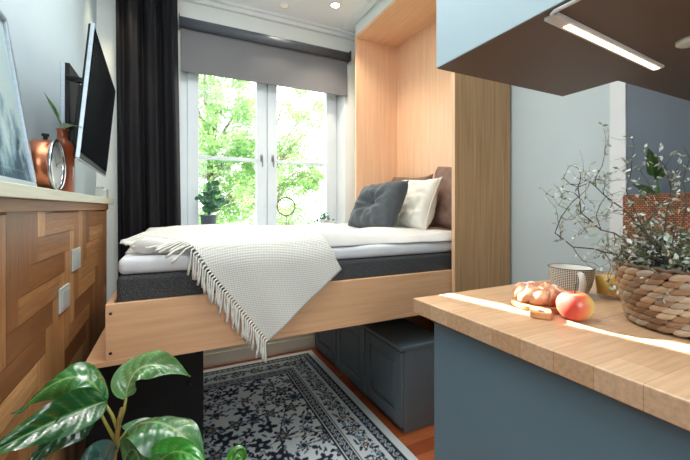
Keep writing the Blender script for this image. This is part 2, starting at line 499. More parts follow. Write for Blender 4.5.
def softbox(bm, x0, x1, y0, y1, z0, z1, r, wob=0, nx=40, ny=24, seed=0):
    """rounded slab with gently wobbling faces"""
    b2 = B(); box(b2, x0, x1, y0, y1, z0, z1)
    bmesh.ops.bevel(b2, geom=b2.edges[:] + b2.verts[:], offset=r, segments=4, affect='EDGES', profile=.5)
    me = bpy.data.meshes.new('tmp'); b2.to_mesh(me); b2.free(); bm.from_mesh(me); bpy.data.meshes.remove(me)
    return bm
b = B(); softbox(b, -.176, 1.705, 1.457, 2.463, .617, .895, .02)
o = obj('mattress', b, M['matt'], smooth=True); tag(o, 'dark grey woven box mattress inside the wooden bed frame', 'mattress')
b = B(); softbox(b, -.172, 1.703, 1.462, 2.458, .896, .957, .022)
o = obj('mattress_topper', b, M['sheet'], smooth=True); tag(o, 'white sheeted mattress topper on the dark mattress', 'mattress topper')

def duvet_near(x):
    # near border of the duvet: folded back towards the foot
    f = 1/(1+math.exp((x-.10)/.05))
    return 1.452 + .15*f + .012*math.sin(x*9)
def duvet_h(x, y):
    n = noise.noise(Vector((x*2.2, y*3.5, 1.3)))*.022 + noise.noise(Vector((x*6, y*8+x*4, 4)))*.009
    n += .010*math.sin((y*1.0+x*.35)*16)*math.exp(-((x-.9)/.5)**2)
    return n
DN = {}
def duvet_pt(i, j, nu=190, nv=90):
    u, v = i/(nu-1), j/(nv-1)
    x = -.165 + (1.50+.165)*u
    yn = duvet_near(x); yf = 2.47
    # cross section: a rounded edge then a flat top
    if v < .16:
        a = v/.16*PI*.62
        y = yn + .045*(1-math.sin(a))*.35 + .05*(v/.16)**1.5; 
        z = .957 + .050*(1-math.cos(a))/(1-math.cos(PI*.62))
    else:
        f = (v-.16)/.84
        y = yn + .05+.0 + (yf-yn-.05)*f
        z = 1.007 + .006*math.sin(min(f*2.5,1)*PI/2)
    edge = min(1, max(0, (x+.165)/.05)); edge = math.sin(edge*PI/2)
    edge2 = min(1, max(0, (1.50-x)/.06)); edge2 = math.sin(edge2*PI/2)
    fe = min(1, max(0,(yf-y)/.05)); fe = math.sin(fe*PI/2)
    k = min(1, max(0,(z-.957)/.05))
    z = .959 + (z-.957 + duvet_h(x,y)*k) * edge*edge2*fe
    return (x, y + .006*math.sin(x*23)*(1-k), z)
me = gridmesh('duvet', 190, 90, duvet_pt)
o = link('duvet', me, M['duvet'], smooth=True); tag(o, 'thick white duvet spread over the topper', 'duvet')

def roll(name):
    # folded back duvet corner near the foot: a soft rolled ridge
    pts, rs = [], []
    for k in range(26):
        f = k/25
        x = -.135 + .33*f
        pts.append((x, 1.550 - .04*f - .012*math.sin(f*5), .990 + .004*math.sin(f*9)))
        rs.append(.033*(math.sin(min(1,f*5+.15)*PI/2)) * (1-.75*max(0,(f-.55)/.45)))
    b = B(); tube(b, pts, rs, 16)
    for v in b.verts: 
        n = noise.noise(v.co*14)*.010
        v.co += Vector((0, n, n))
    return b
# duvet fold is part of the duvet
fo = roll('x'); fo = obj('folded_edge', fo, M['duvet'], bpy.data.objects['duvet'], smooth=True)

# ------------------------------------------------------------------ throw
Yh = 1.402
prof = [(-.60,Yh,.385),(0.0,Yh,.925),(.03,Yh+.008,.965),(.07,1.430,.992),(.12,1.475,1.012),(.20,1.55,1.024),(.40,1.75,1.032),(1.2,2.40,1.032)]
def cross(s):
    for (a, y0, z0), (b_, y1, z1) in zip(prof[:-1], prof[1:]):
        if s <= b_:
            f = (s-a)/(b_-a); return Vector((0, y0+(y1-y0)*f, z0+(z1-z0)*f))
    return Vector((0, prof[-1][1], prof[-1][2]))
def cross_s(s):
    return (cross(s-.02)+cross(s)*2+cross(s+.02))/4
TC, TA, TD, TB = (.345,-.355), (-.128,.36), (.13,.98), (.667,-.065)
def sheet_pt(f, g):
    # f along C->B (hem side), g along C->A (fringe side)
    x = TC[0]*(1-f)*(1-g) + TB[0]*f*(1-g) + TA[0]*(1-f)*g + TD[0]*f*g
    s = TC[1]*(1-f)*(1-g) + TB[1]*f*(1-g) + TA[1]*(1-f)*g + TD[1]*f*g
    return x, s
def throw_surf(x, s):
    p = cross_s(s)
    y, z = p.y, p.z
    hang = max(0, min(1, -s/.3))
    y += -.006*hang*math.sin(x*26+s*10) - .004
    if s > .05:
        z += duvet_h(x, y)*min(1,(s-.05)/.1) + .006
        k = max(0, (.02-x)/.2)     # towards the foot the throw sinks onto the fold
        z -= .02*min(1,k)
    if x < -.19:
        z -= (-.19-x)*1.4
    return Vector((x, y, z))
NU, NV = 120, 120
def tp(i, j):
    x, s = sheet_pt(i/(NU-1), j/(NV-1)); return throw_surf(x, s)
uv = [(i/(NU-1)*.45, j/(NV-1)*.95) for j in range(NV) for i in range(NU)]
m, nt, N, L, bs = nodes('cream_waffle_weave')
uvn = coord(nt, (1,1,1), 'UV')
ck = N.new('ShaderNodeTexChecker'); ck.inputs['Scale'].default_value = 190
ck.inputs['Color1'].default_value = lin((232,230,218)); ck.inputs['Color2'].default_value = lin((186,190,186))
L.new(uvn, ck.inputs['Vector'])
L.new(ck.outputs['Color'], bs.inputs['Base Color']); bs.inputs['Roughness'].default_value = .95
add_bump(nt, bs, ck.outputs['Fac'], .5, .003)
M['throw'] = m
M['fringe'] = pm('cream_yarn', (206,206,196), (226,226,216), sc=60, rough=.95)
troot = thing('throw_blanket', 'cream waffle throw with knotted fringe draped over the bed side', 'blanket', (.345, 1.40, .63))
o = link('cloth', shift_mesh(gridmesh('cloth', NU, NV, tp, uv=uv), -troot.location), M['throw'], troot, smooth=True)
sm = o.modifiers.new('sol', 'SOLIDIFY'); sm.thickness = .005; sm.offset = 1
b = B(); r = random.Random(11)
NT = 62
for k in range(NT):
    g = (k+.5)/NT
    x, s = sheet_pt(0, g)
    p = throw_surf(x, s)
    n = r.uniform(.075, .10)
    p2 = Vector((p.x, p.y-.004, p.z))
    if s < .06:
        d = Vector((-.03+r.uniform(-.09,.09), -.004, -1))
        pts = [p2, p2 + Vector((-.010,-.006,-.004)), p2+d*n*.5+Vector((-.010,-.006,0)), p2+d*n+Vector((-.010+r.uniform(-.006,.006),-.003,0))]
        if p2.z > .86 : pts = [q + Vector((0,-.003,0)) for q in pts]
    else:
        # lying on the topper / fold: flows towards the near edge
        fx, fs = -.85 + r.uniform(-.2,.2), -.5
        pts = []
        for f in (0, .3, .65, 1):
            xx, ss = x + fx*n*f, s + fs*n*f
            q = throw_surf(xx, ss); q.z += .003 - .012*f; pts.append(q)
    mid = []
    for a, c in zip(pts[:-1], pts[1:]): mid += [a, (a+c)/2]
    mid.append(pts[-1])
    L_ = len(mid)
    rad = [.0034]*L_; rad[-1] = .0042; rad[-2] = .0052; rad[-3] = .0034
    tube(b, mid, rad, 6)
obj('fringe', b, M['fringe'], troot, smooth=True)

# ------------------------------------------------------------------ pillows
def pillow_mesh(w, h, t, n=34, tuft=False, seed=0, wr=1.0):
    """local: width along Y, height along Z, thickness along X"""
    V, F = [], []
    def P(u, v, sgn):
        a, b_ = abs(u), abs(v)
        pinch = 1 - .10*(1-a**2)*(b_**6) ; pinch2 = 1 - .10*(1-b_**2)*(a**6)
        y, z = u*w/2*pinch2, v*h/2*pinch
        e = max(0, (1-a**3.2)) * max(0, (1-b_**3.2))
        th = t/2*e**.42
        q = Vector((u*3+seed, v*3, sgn*2))
        wrk = (noise.noise(q*1.0)*.012 + noise.noise(q*2.3)*.006)*wr*min(1, e*3)
        if tuft:
            rr = math.hypot(u, v)
            th *= 1 - .72*math.exp(-(rr/.27)**2)
            wrk += .010*math.cos(math.atan2(v,u)*8+seed)*math.exp(-((rr-.42)/.22)**2)
        return Vector((sgn*(th+wrk), y, z + (.012*math.sin(u*2.5) if not tuft else 0)))
    idx = {}
    for sgn in (1, -1):
        for j in range(n):
            for i in range(n):
                u, v = -1+2*i/(n-1), -1+2*j/(n-1)
                border = i in (0, n-1) or j in (0, n-1)
                if border and sgn == -1: idx[(sgn,i,j)] = idx[(1,i,j)]; continue
                idx[(sgn,i,j)] = len(V); p = P(u, v, sgn)
                if border: p.x = 0
                V.append(p)
        for j in range(n-1):
            for i in range(n-1):
                f = (idx[(sgn,i,j)], idx[(sgn,i+1,j)], idx[(sgn,i+1,j+1)], idx[(sgn,i,j+1)])
                F.append(f if sgn == 1 else f[::-1])
    return pymesh('pillow', V, F)
def pillow(name, label, cat, mt, loc, w, h, t, tilt, rz=0, rx=0, tuft=False, seed=0, wr=1):
    root = thing(name, label, cat, loc)
    me = pillow_mesh(w, h, t, tuft=tuft, seed=seed, wr=wr)
    mw = Matrix.Rotation(rz,4,'Z') @ Matrix.Rotation(tilt,4,'Y') @ Matrix.Rotation(rx,4,'X')
    me.transform(mw)
    link('pillow_cover', me, mt, root, smooth=True)
    if tuft:
        b = B(); lathe(b, [(0,-.008),(.010,-.006),(.015,0),(.010,.006),(0,.008)], (0,0,0), 16, 'X')
        for v in b.verts: v.co = mw @ (v.co + Vector((-t*.155,0,0)))
        obj('button', b, M['button'], root, local=True, smooth=True)
    # piping round the rim
    pts = []
    n = 24
    e = [(-1+2*i/n, -1) for i in range(n)] + [(1, -1+2*i/n) for i in range(n)] + [(1-2*i/n, 1) for i in range(n)] + [(-1, 1-2*i/n) for i in range(n+1)]
    for u, v in e:
        a, b_ = abs(u), abs(v)
        p2 = 1 - .10*(1-b_**2)*(a**6); p1 = 1 - .10*(1-a**2)*(b_**6)
        pts.append(mw @ Vector((0, u*w/2*p2, v*h/2*p1 + (.012*math.sin(u*2.5) if not tuft else 0))))
    b = B(); tube(b, pts, .0035, 6); obj('piping', b, mt, root, local=True, smooth=True)
    return root
pillow('bed_pillow', 'brown grey linen pillow leaning at the far back of the niche', 'pillow', M['pillow_d'], (1.60, 2.20, 1.195), .50, .38, .13, .24, 0, 0, seed=2)
pillow('bed_pillow', 'brown grey linen pillow leaning beside the oak panel, behind the white one', 'pillow', M['pillow_d'], (1.575, 1.665, 1.195), .44, .43, .14, .26, .03, .02, seed=5, wr=1.3)
pillow('bed_pillow', 'plump white cotton pillow between the tufted cushion and dark pillows', 'pillow', M['pillow_w'], (1.385, 1.845, 1.160), .41, .35, .14, .40, 0, -.03, seed=8, wr=1.4)
pillow('tufted_cushion', 'square slate grey cushion with a buttoned centre on the duvet', 'cushion', M['cushion'], (1.15, 1.90, 1.140), .42, .335, .16, .50, .10, -.05, tuft=True, seed=1)

# ------------------------------------------------------------------ under the bed
def bench(y0, y1, label):
    t = thing('bench_cabinet', label, 'cabinet', (1.28, (y0+y1)/2, 0), 'low grey blue cabinets under the bed')
    x0, x1 = 1.03, 1.318
    obj('carcass', boxm(x0+.02, x1, y0+.001, y1-.001, 0.0, .415), M['bench'], t, bevel=.002)
    obj('top_board', boxm(x0-.004, x1, y0-.004 if y0 < 1.5 else y0+.0005, y1-.0005, .415, .437), M['bench'], t, bevel=.004)
    a, c, z0, z1 = y0+.004, y1-.004, .03, .410
    b = B(); fr = .058
    box(b, x0, x0+.019, a, a+fr, z0, z1); box(b, x0, x0+.019, c-fr, c, z0, z1)
    box(b, x0, x0+.019, a+fr, c-fr, z0, z0+fr); box(b, x0, x0+.019, a+fr, c-fr, z1-fr, z1)
    d = obj('door', b, M['bench'], t, bevel=.004)
    b = B(); box(b, x0+.010, x0+.019, a+fr, c-fr, z0+fr, z1-fr)
    # raised field
    u0, u1, w0, w1 = a+fr+.022, c-fr-.022, z0+fr+.022, z1-fr-.022
    p = [b.verts.new(q) for q in ((x0+.010,a+fr+.004,z0+fr+.004),(x0+.010,c-fr-.004,z0+fr+.004),(x0+.010,c-fr-.004,z1-fr-.004),(x0+.010,a+fr+.004,z1-fr-.004))]
    q = [b.verts.new(q) for q in ((x0+.003,u0,w0),(x0+.003,u1,w0),(x0+.003,u1,w1),(x0+.003,u0,w1))]
    for k in range(4): b.faces.new((p[k], p[(k+1)%4], q[(k+1)%4], q[k]))
    b.faces.new(q)
    obj('door_panel', b, M['bench'], d)
bench(1.46, 1.835, 'grey blue panel door cabinet under the bed, nearest the worktop')
bench(1.84, 2.245, 'grey blue panel door cabinet under the bed, middle of the three')
bench(2.25, 2.655, 'grey blue panel door cabinet under the bed, nearest the window wall')

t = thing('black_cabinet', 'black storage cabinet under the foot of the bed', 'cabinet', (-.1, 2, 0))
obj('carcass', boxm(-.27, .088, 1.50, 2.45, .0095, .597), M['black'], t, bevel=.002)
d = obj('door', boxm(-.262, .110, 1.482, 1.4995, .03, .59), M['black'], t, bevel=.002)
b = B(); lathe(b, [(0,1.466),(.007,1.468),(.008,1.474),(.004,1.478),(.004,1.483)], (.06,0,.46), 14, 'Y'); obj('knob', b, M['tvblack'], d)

# ------------------------------------------------------------------ rug
def make_rug():
    x0, x1, y0, y1 = -.31, .99, .72, 2.63
    st = .0055
    nx, ny = int((x1-x0)/st)+1, int((y1-y0)/st)+1
    X, Y = np.meshgrid(np.linspace(x0,x1,nx), np.linspace(y0,y1,ny))
    def c(a): return np.array(lin(a)[:3])
    cream, navy, slate, tan, ink, pale = c((212,222,224)), c((32,42,62)), c((112,136,154)), c((176,150,112)), c((26,30,40)), c((172,184,188))
    d = np.minimum(np.minimum(x1-X, X-x0), np.minimum(y1-Y, Y-y0))
    img = np.empty((ny,nx,3)); img[:] = cream
    nz = np.sin(X*91+3*np.sin(Y*37))*np.sin(Y*83+2*np.sin(X*51))
    def setm(mask, col): img[mask] = col
    setm(d > .040, navy)
    setm((d > .040) & (d < .048), ink)
    # guard band scrolls
    def band(lo, hi, base, f1, per):
        m = (d > lo) & (d < hi); setm(m, base)
        mid = (lo+hi)/2; w = (hi-lo)
        along = np.where((x1-X == d) | (X-x0 == d), Y, X)
        s = np.sin(along*2*np.pi/per); cc = np.cos(along*2*np.pi/per*2)
        setm(m & (np.abs(d-mid-w*.22*s) < w*.085), f1)
        ph = np.mod(along, per/2)-per/4
        setm(m & (ph**2+(d-mid+w*.2*s)**2 < (w*.2)**2), f1)
        setm(m & (ph**2+(d-mid+w*.2*s)**2 < (w*.09)**2), base)
        return along
    band(.048, .094, navy, pale, .07)
    setm((d > .094) & (d < .100), cream)
    along = band(.100, .222, cream*.94, slate, .5)
    setm((d > .222) & (d < .228), ink); setm((d > .228) & (d < .233), cream)
    band(.233, .279, navy, pale, .07)
    setm((d > .279) & (d < .285), cream); setm((d > .285) & (d < .292), ink)
    fieldm = d > .292
    setm(fieldm, cream)
    # vines in the field
    for k in range(0,16,2):
        a = k*.41; f = 7+1.3*(k % 4)
        v = np.abs(Y - (y0 + .15*k) - .07*np.sin(X*f+a) - .03*np.sin(X*17+a*3))
        setm(fieldm & (v < .0042), slate*.8 if k % 3 else tan)
    for k in range(0,10,3):
        a = k*.7
        v = np.abs(X - (x0 + .14*k) - .06*np.sin(Y*(8+k % 3)+a))
        setm(fieldm & (v < .0040), navy)
    r = random.Random(5)
    def flower(cx, cy, R, n, rot, cols, allow):
        i0, i1 = max(0,int((cx-R-x0)/st)), min(nx,int((cx+R-x0)/st)+2)
        j0, j1 = max(0,int((cy-R-y0)/st)), min(ny,int((cy+R-y0)/st)+2)
        if i0 >= i1 or j0 >= j1: return
        xs, ys = X[j0:j1,i0:i1]-cx, Y[j0:j1,i0:i1]-cy
        rr = np.hypot(xs,ys); th = np.arctan2(ys,xs)+rot
        edge = R*(.74+.26*np.cos(n*th))
        sub = img[j0:j1,i0:i1]; al = allow[j0:j1,i0:i1]
        sub[al & (rr < edge)] = cols[0]
        sub[al & (rr < edge*.66) & (np.abs(np.cos(n*th/2)) > .45)] = cols[1]
        sub[al & (rr < R*.34)] = cols[0]
        sub[al & (rr < R*.2)] = cols[2]
    def leaf(cx, cy, l, w, a, col, allow):
        R = l
        i0, i1 = max(0,int((cx-R-x0)/st)), min(nx,int((cx+R-x0)/st)+2)
        j0, j1 = max(0,int((cy-R-y0)/st)), min(ny,int((cy+R-y0)/st)+2)
        if i0 >= i1 or j0 >= j1: return
        xs, ys = X[j0:j1,i0:i1]-cx, Y[j0:j1,i0:i1]-cy
        u, v = xs*math.cos(a)+ys*math.sin(a), -xs*math.sin(a)+ys*math.cos(a)
        sub = img[j0:j1,i0:i1]; al = allow[j0:j1,i0:i1]
        sub[al & ((u/l)**2 + (v/w)**2 < 1)] = col
    sp = .108
    for j in range(int((y1-y0)/sp)+1):
        for i in range(int((x1-x0)/sp)+1):
            cx = x0 + (i+.5*(j % 2))*sp + r.uniform(-.018,.018); cy = y0 + j*sp + r.uniform(-.018,.018)
            R = r.choice((.048,.056,.040,.060))
            for q in range(6):
                a = r.random()*2*PI; rd = R*r.uniform(1.15,1.6)
                leaf(cx+rd*math.cos(a), cy+rd*math.sin(a), r.uniform(.012,.02), .006, a+r.uniform(-.8,.8), r.choice((navy,navy,ink,slate)), fieldm)
            flower(cx, cy, R, r.choice((5,6,8)), r.random()*3, r.choice(((navy,slate,navy),(ink,slate,tan),(navy,pale,navy),(navy,ink,pale))), fieldm)
    bandm = (d > .103) & (d < .219)
    L_ = []
    for k in range(40): L_ += [(x1-.161, y0+.06*k+.03), (x0+.161, y0+.06*k+.03)]
    for k in range(22): L_ += [(x0+.06*k, y1-.161), (x0+.06*k, y0+.161)]
    for q, (cx, cy) in enumerate(L_):
        big = (q//2) % 2 == 0
        flower(cx + (0 if big else .02), cy, .046 if big else .026, 8 if big else 5, q, (navy,cream,tan) if q % 4 < 2 else (slate*.7,cream,navy), bandm)
        leaf(cx+.035, cy+.02, .018, .007, q, navy, bandm); leaf(cx-.035, cy-.02, .018, .007, q*2, navy, bandm)
    V = np.zeros((ny*nx,3)); V[:,0] = X.ravel(); V[:,1] = Y.ravel(); V[:,2] = .009
    jj, ii = np.meshgrid(np.arange(ny-1), np.arange(nx-1), indexing='ij')
    a = (jj*nx+ii).ravel()
    F = np.stack([a, a+1, a+nx+1, a+nx], 1)
    me = bpy.data.meshes.new('rug')
    nb = len(V)
    Vb = np.array([(x0,y0,0.0005),(x1,y0,.0005),(x1,y1,.0005),(x0,y1,.0005)])
    allV = np.vstack([V, Vb])
    faces = F.tolist()
    c0, c1, c2, c3 = 0, nx-1, ny*nx-1, (ny-1)*nx
    faces += [[nb+3,nb+2,nb+1,nb], list(range(0,nx))[::-1]+[nb,nb+1], [nb+2,nb+1]+[j*nx+nx-1 for j in range(ny)],
              [nb+3,nb+2]+[(ny-1)*nx+i for i in range(nx)][::-1], [nb,nb+3]+[j*nx for j in range(ny)][::-1]]
    me.from_pydata(allV.tolist(), [], faces)
    cl = np.ones((len(allV),4), dtype=np.float32); cl[:nb,:3] = img.reshape(-1,3); cl[nb:,:3] = cream
    me.attributes.new('col','FLOAT_COLOR','POINT').data.foreach_set('color', cl.ravel())
    me.update()
    o = link('rug', me, M['rug']); return o
M['rug'] = attr_mat('woven_rug_wool', rough=.95, sheen=.1, spec=.1)
tag(make_rug(), 'blue and cream floral oriental rug on the parquet floor', 'rug')
# ------------------------------------------------------------------ kitchen island and worktop
m, nt, N, L, bs = nodes('oak_butcher_block')
v = coord(nt, (1,1,1))
br = N.new('ShaderNodeTexBrick'); br.inputs['Scale'].default_value = 1
br.inputs['Mortar Size'].default_value = .0006; br.inputs['Mortar'].default_value = lin((180,142,106))
br.inputs['Brick Width'].default_value = .42; br.inputs['Row Height'].default_value = .062
br.inputs['Color1'].default_value = lin((218,182,146)); br.inputs['Color2'].default_value = lin((202,162,124)); br.inputs['Bias'].default_value = 0
L.new(v, br.inputs['Vector'])
g, fac = mix_noise(nt, coord(nt, (2,34,34)), (.80,.77,.74,1), (1.08,1.08,1.07,1), 3.5, 6, .3, .7)
mx = N.new('ShaderNodeMix'); mx.data_type = 'RGBA'; mx.blend_type = 'MULTIPLY'; mx.inputs['Factor'].default_value = 1
L.new(br.outputs['Color'], mx.inputs[6]); L.new(g, mx.inputs[7]); L.new(mx.outputs[2], bs.inputs['Base Color'])
bs.inputs['Roughness'].default_value = .38
M['counter'] = m
o = obj('worktop', boxm(.565, 1.70, -.55, .75, .862, .90), M['counter'], bevel=.003)
tag(o, 'oak butcher block worktop carrying the breakfast', 'worktop')
t = thing('kitchen_island', 'grey blue kitchen island under the oak worktop', 'kitchen island', (1.1, .1, 0))
obj('carcass', boxm(.608, 1.69, -.53, .690, .08, .862), M['cab'], t)
obj('front_panel', boxm(.590, .6075, -.53, .697, .0, .8615), M['cab'], t, bevel=.002)
obj('end_panel', boxm(.6085, 1.69, .6905, .697, .0, .8615), M['cab'], t, bevel=.001)

t = thing('upper_cabinet', 'pale blue fronted wall cabinet above the worktop, deep brown grey underside', 'cabinet', (.95, .2, 1.5))
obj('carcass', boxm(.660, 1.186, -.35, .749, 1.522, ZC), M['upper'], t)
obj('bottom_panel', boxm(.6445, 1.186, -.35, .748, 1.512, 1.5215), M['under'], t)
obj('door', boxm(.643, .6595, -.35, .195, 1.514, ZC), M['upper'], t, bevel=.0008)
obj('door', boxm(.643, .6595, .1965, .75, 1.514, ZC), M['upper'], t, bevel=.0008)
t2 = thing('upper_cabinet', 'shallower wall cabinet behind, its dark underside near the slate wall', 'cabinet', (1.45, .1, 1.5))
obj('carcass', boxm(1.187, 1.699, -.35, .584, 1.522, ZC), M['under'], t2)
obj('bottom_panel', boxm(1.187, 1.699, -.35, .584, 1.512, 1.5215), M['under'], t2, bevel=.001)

# led bar under the cabinet
t = thing('light_bar', 'slim white LED bar glowing under the upper cabinet', 'lamp', (.93, .47, 1.512))
rot = lambda bb: [setattr(v_, 'co', Matrix.Translation((.912,.459,0)) @ Matrix.Rotation(.073,4,'Z') @ v_.co) for v_ in bb.verts] and bb
obj('housing', rot(boxm(-.252, .252, -.0134, .0134, 1.504, 1.5118)), M['white'], t, bevel=.002)
obj('diffuser', rot(boxm(-.195, .243, -.006, .006, 1.5028, 1.5042)), M['lamp_on'], t)
b = B(); tube(b, [(.672,.438,1.5075),(.655,.434,1.5075),(.650,.425,1.5075),(.652,.30,1.5075),(.655,-.2,1.5075)], .004, 8); obj('power_cord', b, M['white'], t, smooth=True)
t = thing('puck_light', 'round white puck light under the cabinet at the right edge', 'lamp', (1.06, .38, 1.512))
pp = at(691, 40, .79); px_, py_ = pp.x, pp.y
t.location = (px_, py_, 1.512)
b = B(); lathe(b, [(0,-.010),(.022,-.010),(.026,-.007),(.026,0)], (px_,py_,1.5118), 24); obj('housing', b, M['white'], t)

# ------------------------------------------------------------------ breakfast
# small board
t = thing('serving_board', 'small wooden serving board with handle under the pastry', 'board', (.80,.60,.90))
pcx, pcy = .783, .550
hd = Vector((-.082, -.062)).normalized()  # handle direction
def disc_board():
    b = B(); pts = []
    n = 40; ang = math.atan2(hd.y, hd.x)
    for k in range(n):
        a = ang + .30 + (2*PI-.60)*k/(n-1)
        pts.append((pcx+.060*math.cos(a), pcy+.060*math.sin(a)))
    side = Vector((-hd.y, hd.x))
    c = Vector((pcx, pcy))
    for s, l in ((-1,.066),(-1,.100),(-.7,.107),(.7,.107),(1,.100),(1,.066)):
        q = c + hd*l + side*.021*s; pts.append((q.x, q.y))
    lo = [b.verts.new((x,y,.9005)) for x, y in pts]; hi = [b.verts.new((x,y,.9145)) for x, y in pts]
    b.faces.new(lo[::-1]); b.faces.new(hi)
    for k in range(len(pts)): b.faces.new((lo[k], lo[(k+1)%len(pts)], hi[(k+1)%len(pts)], hi[k]))
    return b
obj('board', disc_board(), pm('board_wood', (196,128,78), (222,156,104), scale=(6,6,6), sc=6, rough=.5), t, bevel=.003)
q = Vector((pcx,pcy))+hd*.092
b = B(); lathe(b, [(.0042,.0002),(.0068,.0004),(.0068,0)], (q.x,q.y,.9146), 16); obj('hanging_hole', b, M['ink'], t)
# pastry
m = pm('baked_crust', (188,102,60), (240,190,146), sc=34, rough=.45, bump=.4, lo=.35, hi=.66, coat=.2); M['crust'] = m
t = thing('pastry', 'round twisted golden pastry with icing on the small board', 'pastry', (pcx,pcy,.915))
b = B()
n = 14
for s in range(2):
    pts, rs = [], []
    for k in range(n*6+1):
        f = k/(n*6); a = 2*PI*f
        tw = a*5 + s*PI
        R = .032 + .010*math.cos(tw); z = .930 + .009*math.sin(tw)
        pts.append((pcx+R*math.cos(a)*1.05, pcy+R*math.sin(a), z)); rs.append(.0148+.002*math.sin(a*7))
    tube(b, pts, rs, 12, cap=False)
lathe(b, [(0,.916),(.028,.916),(.033,.926),(.024,.937),(0,.940)], (pcx,pcy,0), 24)
for v_ in b.verts: v_.co += Vector((noise.noise(v_.co*70), noise.noise(v_.co*70+Vector((5,0,0))), noise.noise(v_.co*70+Vector((0,9,0)))))*.0035
for v_ in b.verts: v_.co.z = max(v_.co.z, .9152)
obj('crust', b, M['crust'], t, smooth=True)
b = B(); r = random.Random(4)
for k in range(7):
    a = k*.9; pts = []
    for i in range(6):
        aa = a + i*.11; R = .020 + .006*i
        pts.append((pcx+R*math.cos(aa), pcy+R*math.sin(aa), .9455 + .0065*math.sin(min(1,i/4)*PI) ))
    tube(b, pts, [.001,.003,.0034,.0034,.003,.001], 6)
obj('icing', b, pm('sugar_icing', (250,232,216), (252,242,232), sc=30, rough=.4), t, smooth=True)
b = B(); lathe(b, [(0,.9405),(.015,.9400),(.019,.937)], (pcx,pcy,.003), 20, close=False); obj('custard', b, pm('custard', (232,186,80), (240,204,110), sc=30, rough=.35), t, smooth=True)

# apple
ax, ay = .762, .455
m, nt, N, L, bs = nodes('red_yellow_apple_skin')
g, fac = mix_noise(nt, coord(nt, (1,1,1)), (0,0,0,1), (1,1,1,1), 22, 5, .3, .7)
tc = N.new('ShaderNodeTexCoord'); sx = N.new('ShaderNodeSeparateXYZ'); L.new(tc.outputs['Object'], sx.inputs[0])
md = N.new('ShaderNodeMath'); md.operation = 'MULTIPLY_ADD'; md.inputs[1].default_value = 11; md.inputs[2].default_value = .36; L.new(sx.outputs['X'], md.inputs[0])
mz = N.new('ShaderNodeMath'); mz.operation = 'MULTIPLY_ADD'; mz.inputs[1].default_value = -9; L.new(sx.outputs['Y'], mz.inputs[0]); L.new(md.outputs[0], mz.inputs[2])
ad = N.new('ShaderNodeMath'); ad.operation = 'MULTIPLY_ADD'; ad.inputs[1].default_value = .45; L.new(fac, ad.inputs[0]); L.new(mz.outputs[0], ad.inputs[2])
r_ = N.new('ShaderNodeValToRGB'); e = r_.color_ramp.elements
e[0].position = .42; e[0].color = lin((208,66,54)); e[1].position = .95; e[1].color = lin((240,206,120))
k_ = e.new(.66); k_.color = lin((232,122,84)); L.new(ad.outputs[0], r_.inputs['Fac']); L.new(r_.outputs['Color'], bs.inputs['Base Color'])
bs.inputs['Roughness'].default_value = .28; bs.inputs['Coat Weight'].default_value = .3
t = thing('apple', 'red and yellow apple on the worktop beside the pastry board', 'apple', (ax,ay,.9))
b = B(); prof_ = []
for k in range(25):
    a = -PI/2 + PI*k/24
    R = .0342*math.cos(a)*(1+.06*math.sin(a)); h = .0325*math.sin(a)
    if k > 19: h -= .011*((k-19)/5)**1.6
    if k < 4: h += .006*((4-k)/4)**1.5
    prof_.append((max(0,R), .0355+h-.0012))
prof_[0] = (0, prof_[0][1]); prof_[-1] = (0, prof_[-1][1])
zmin = min(p[1] for p in prof_); prof_ = [(r0, h-zmin+.9003) for r0, h in prof_]
lathe(b, prof_, (ax,ay,0), 40)
for v_ in b.verts:
    a = math.atan2(v_.co.y-ay, v_.co.x-ax); f = 1+.018*math.cos(a*5)
    v_.co.x = ax+(v_.co.x-ax)*f; v_.co.y = ay+(v_.co.y-ay)*f
obj('skin', b, m, t, smooth=True)
b = B(); tube(b, [(ax,ay,.952),(ax+.001,ay,.964),(ax+.003,ay-.001,.977)], [.0013,.0014,.0022], 8); obj('stem', b, M['bark'], t, smooth=True)

# cup
ux, uy = .972, .591
m, nt, N, L, bs = nodes('dotted_stoneware')
tc = N.new('ShaderNodeTexCoord'); sx = N.new('ShaderNodeSeparateXYZ'); L.new(tc.outputs['Object'], sx.inputs[0])
an = N.new('ShaderNodeMath'); an.operation = 'ARCTAN2'; L.new(sx.outputs['Y'], an.inputs[0]); L.new(sx.outputs['X'], an.inputs[1])
def wave(inp, k):
    a = N.new('ShaderNodeMath'); a.operation = 'MULTIPLY'; a.inputs[1].default_value = k; L.new(inp, a.inputs[0])
    s = N.new('ShaderNodeMath'); s.operation = 'SINE'; L.new(a.outputs[0], s.inputs[0]); return s.outputs[0]
w1, w2 = wave(an.outputs[0], 66), wave(sx.outputs['Z'], 2*PI/.0046)
mm = N.new('ShaderNodeMath'); mm.operation = 'ADD'; L.new(w1, mm.inputs[0]); L.new(w2, mm.inputs[1])
rp = N.new('ShaderNodeValToRGB'); rp.color_ramp.elements[0].position = .50; rp.color_ramp.elements[1].position = .62
rp.color_ramp.elements[0].color = lin((226,224,214)); rp.color_ramp.elements[1].color = lin((44,44,44)); 
md = N.new('ShaderNodeMath'); md.operation = 'MULTIPLY_ADD'; md.inputs[1].default_value = .25; md.inputs[2].default_value = .5
L.new(mm.outputs[0], md.inputs[0]); L.new(md.outputs[0], rp.inputs['Fac']); L.new(rp.outputs['Color'], bs.inputs['Base Color']); bs.inputs['Roughness'].default_value = .35
M['cupdot'] = m
M['cupin'] = pm('white_glaze', (232,230,222), (238,236,230), sc=8, rough=.25)
t = thing('breakfast_cup', 'wide white cup with a fine black dot grid behind the apple', 'cup', (ux,uy,.9))
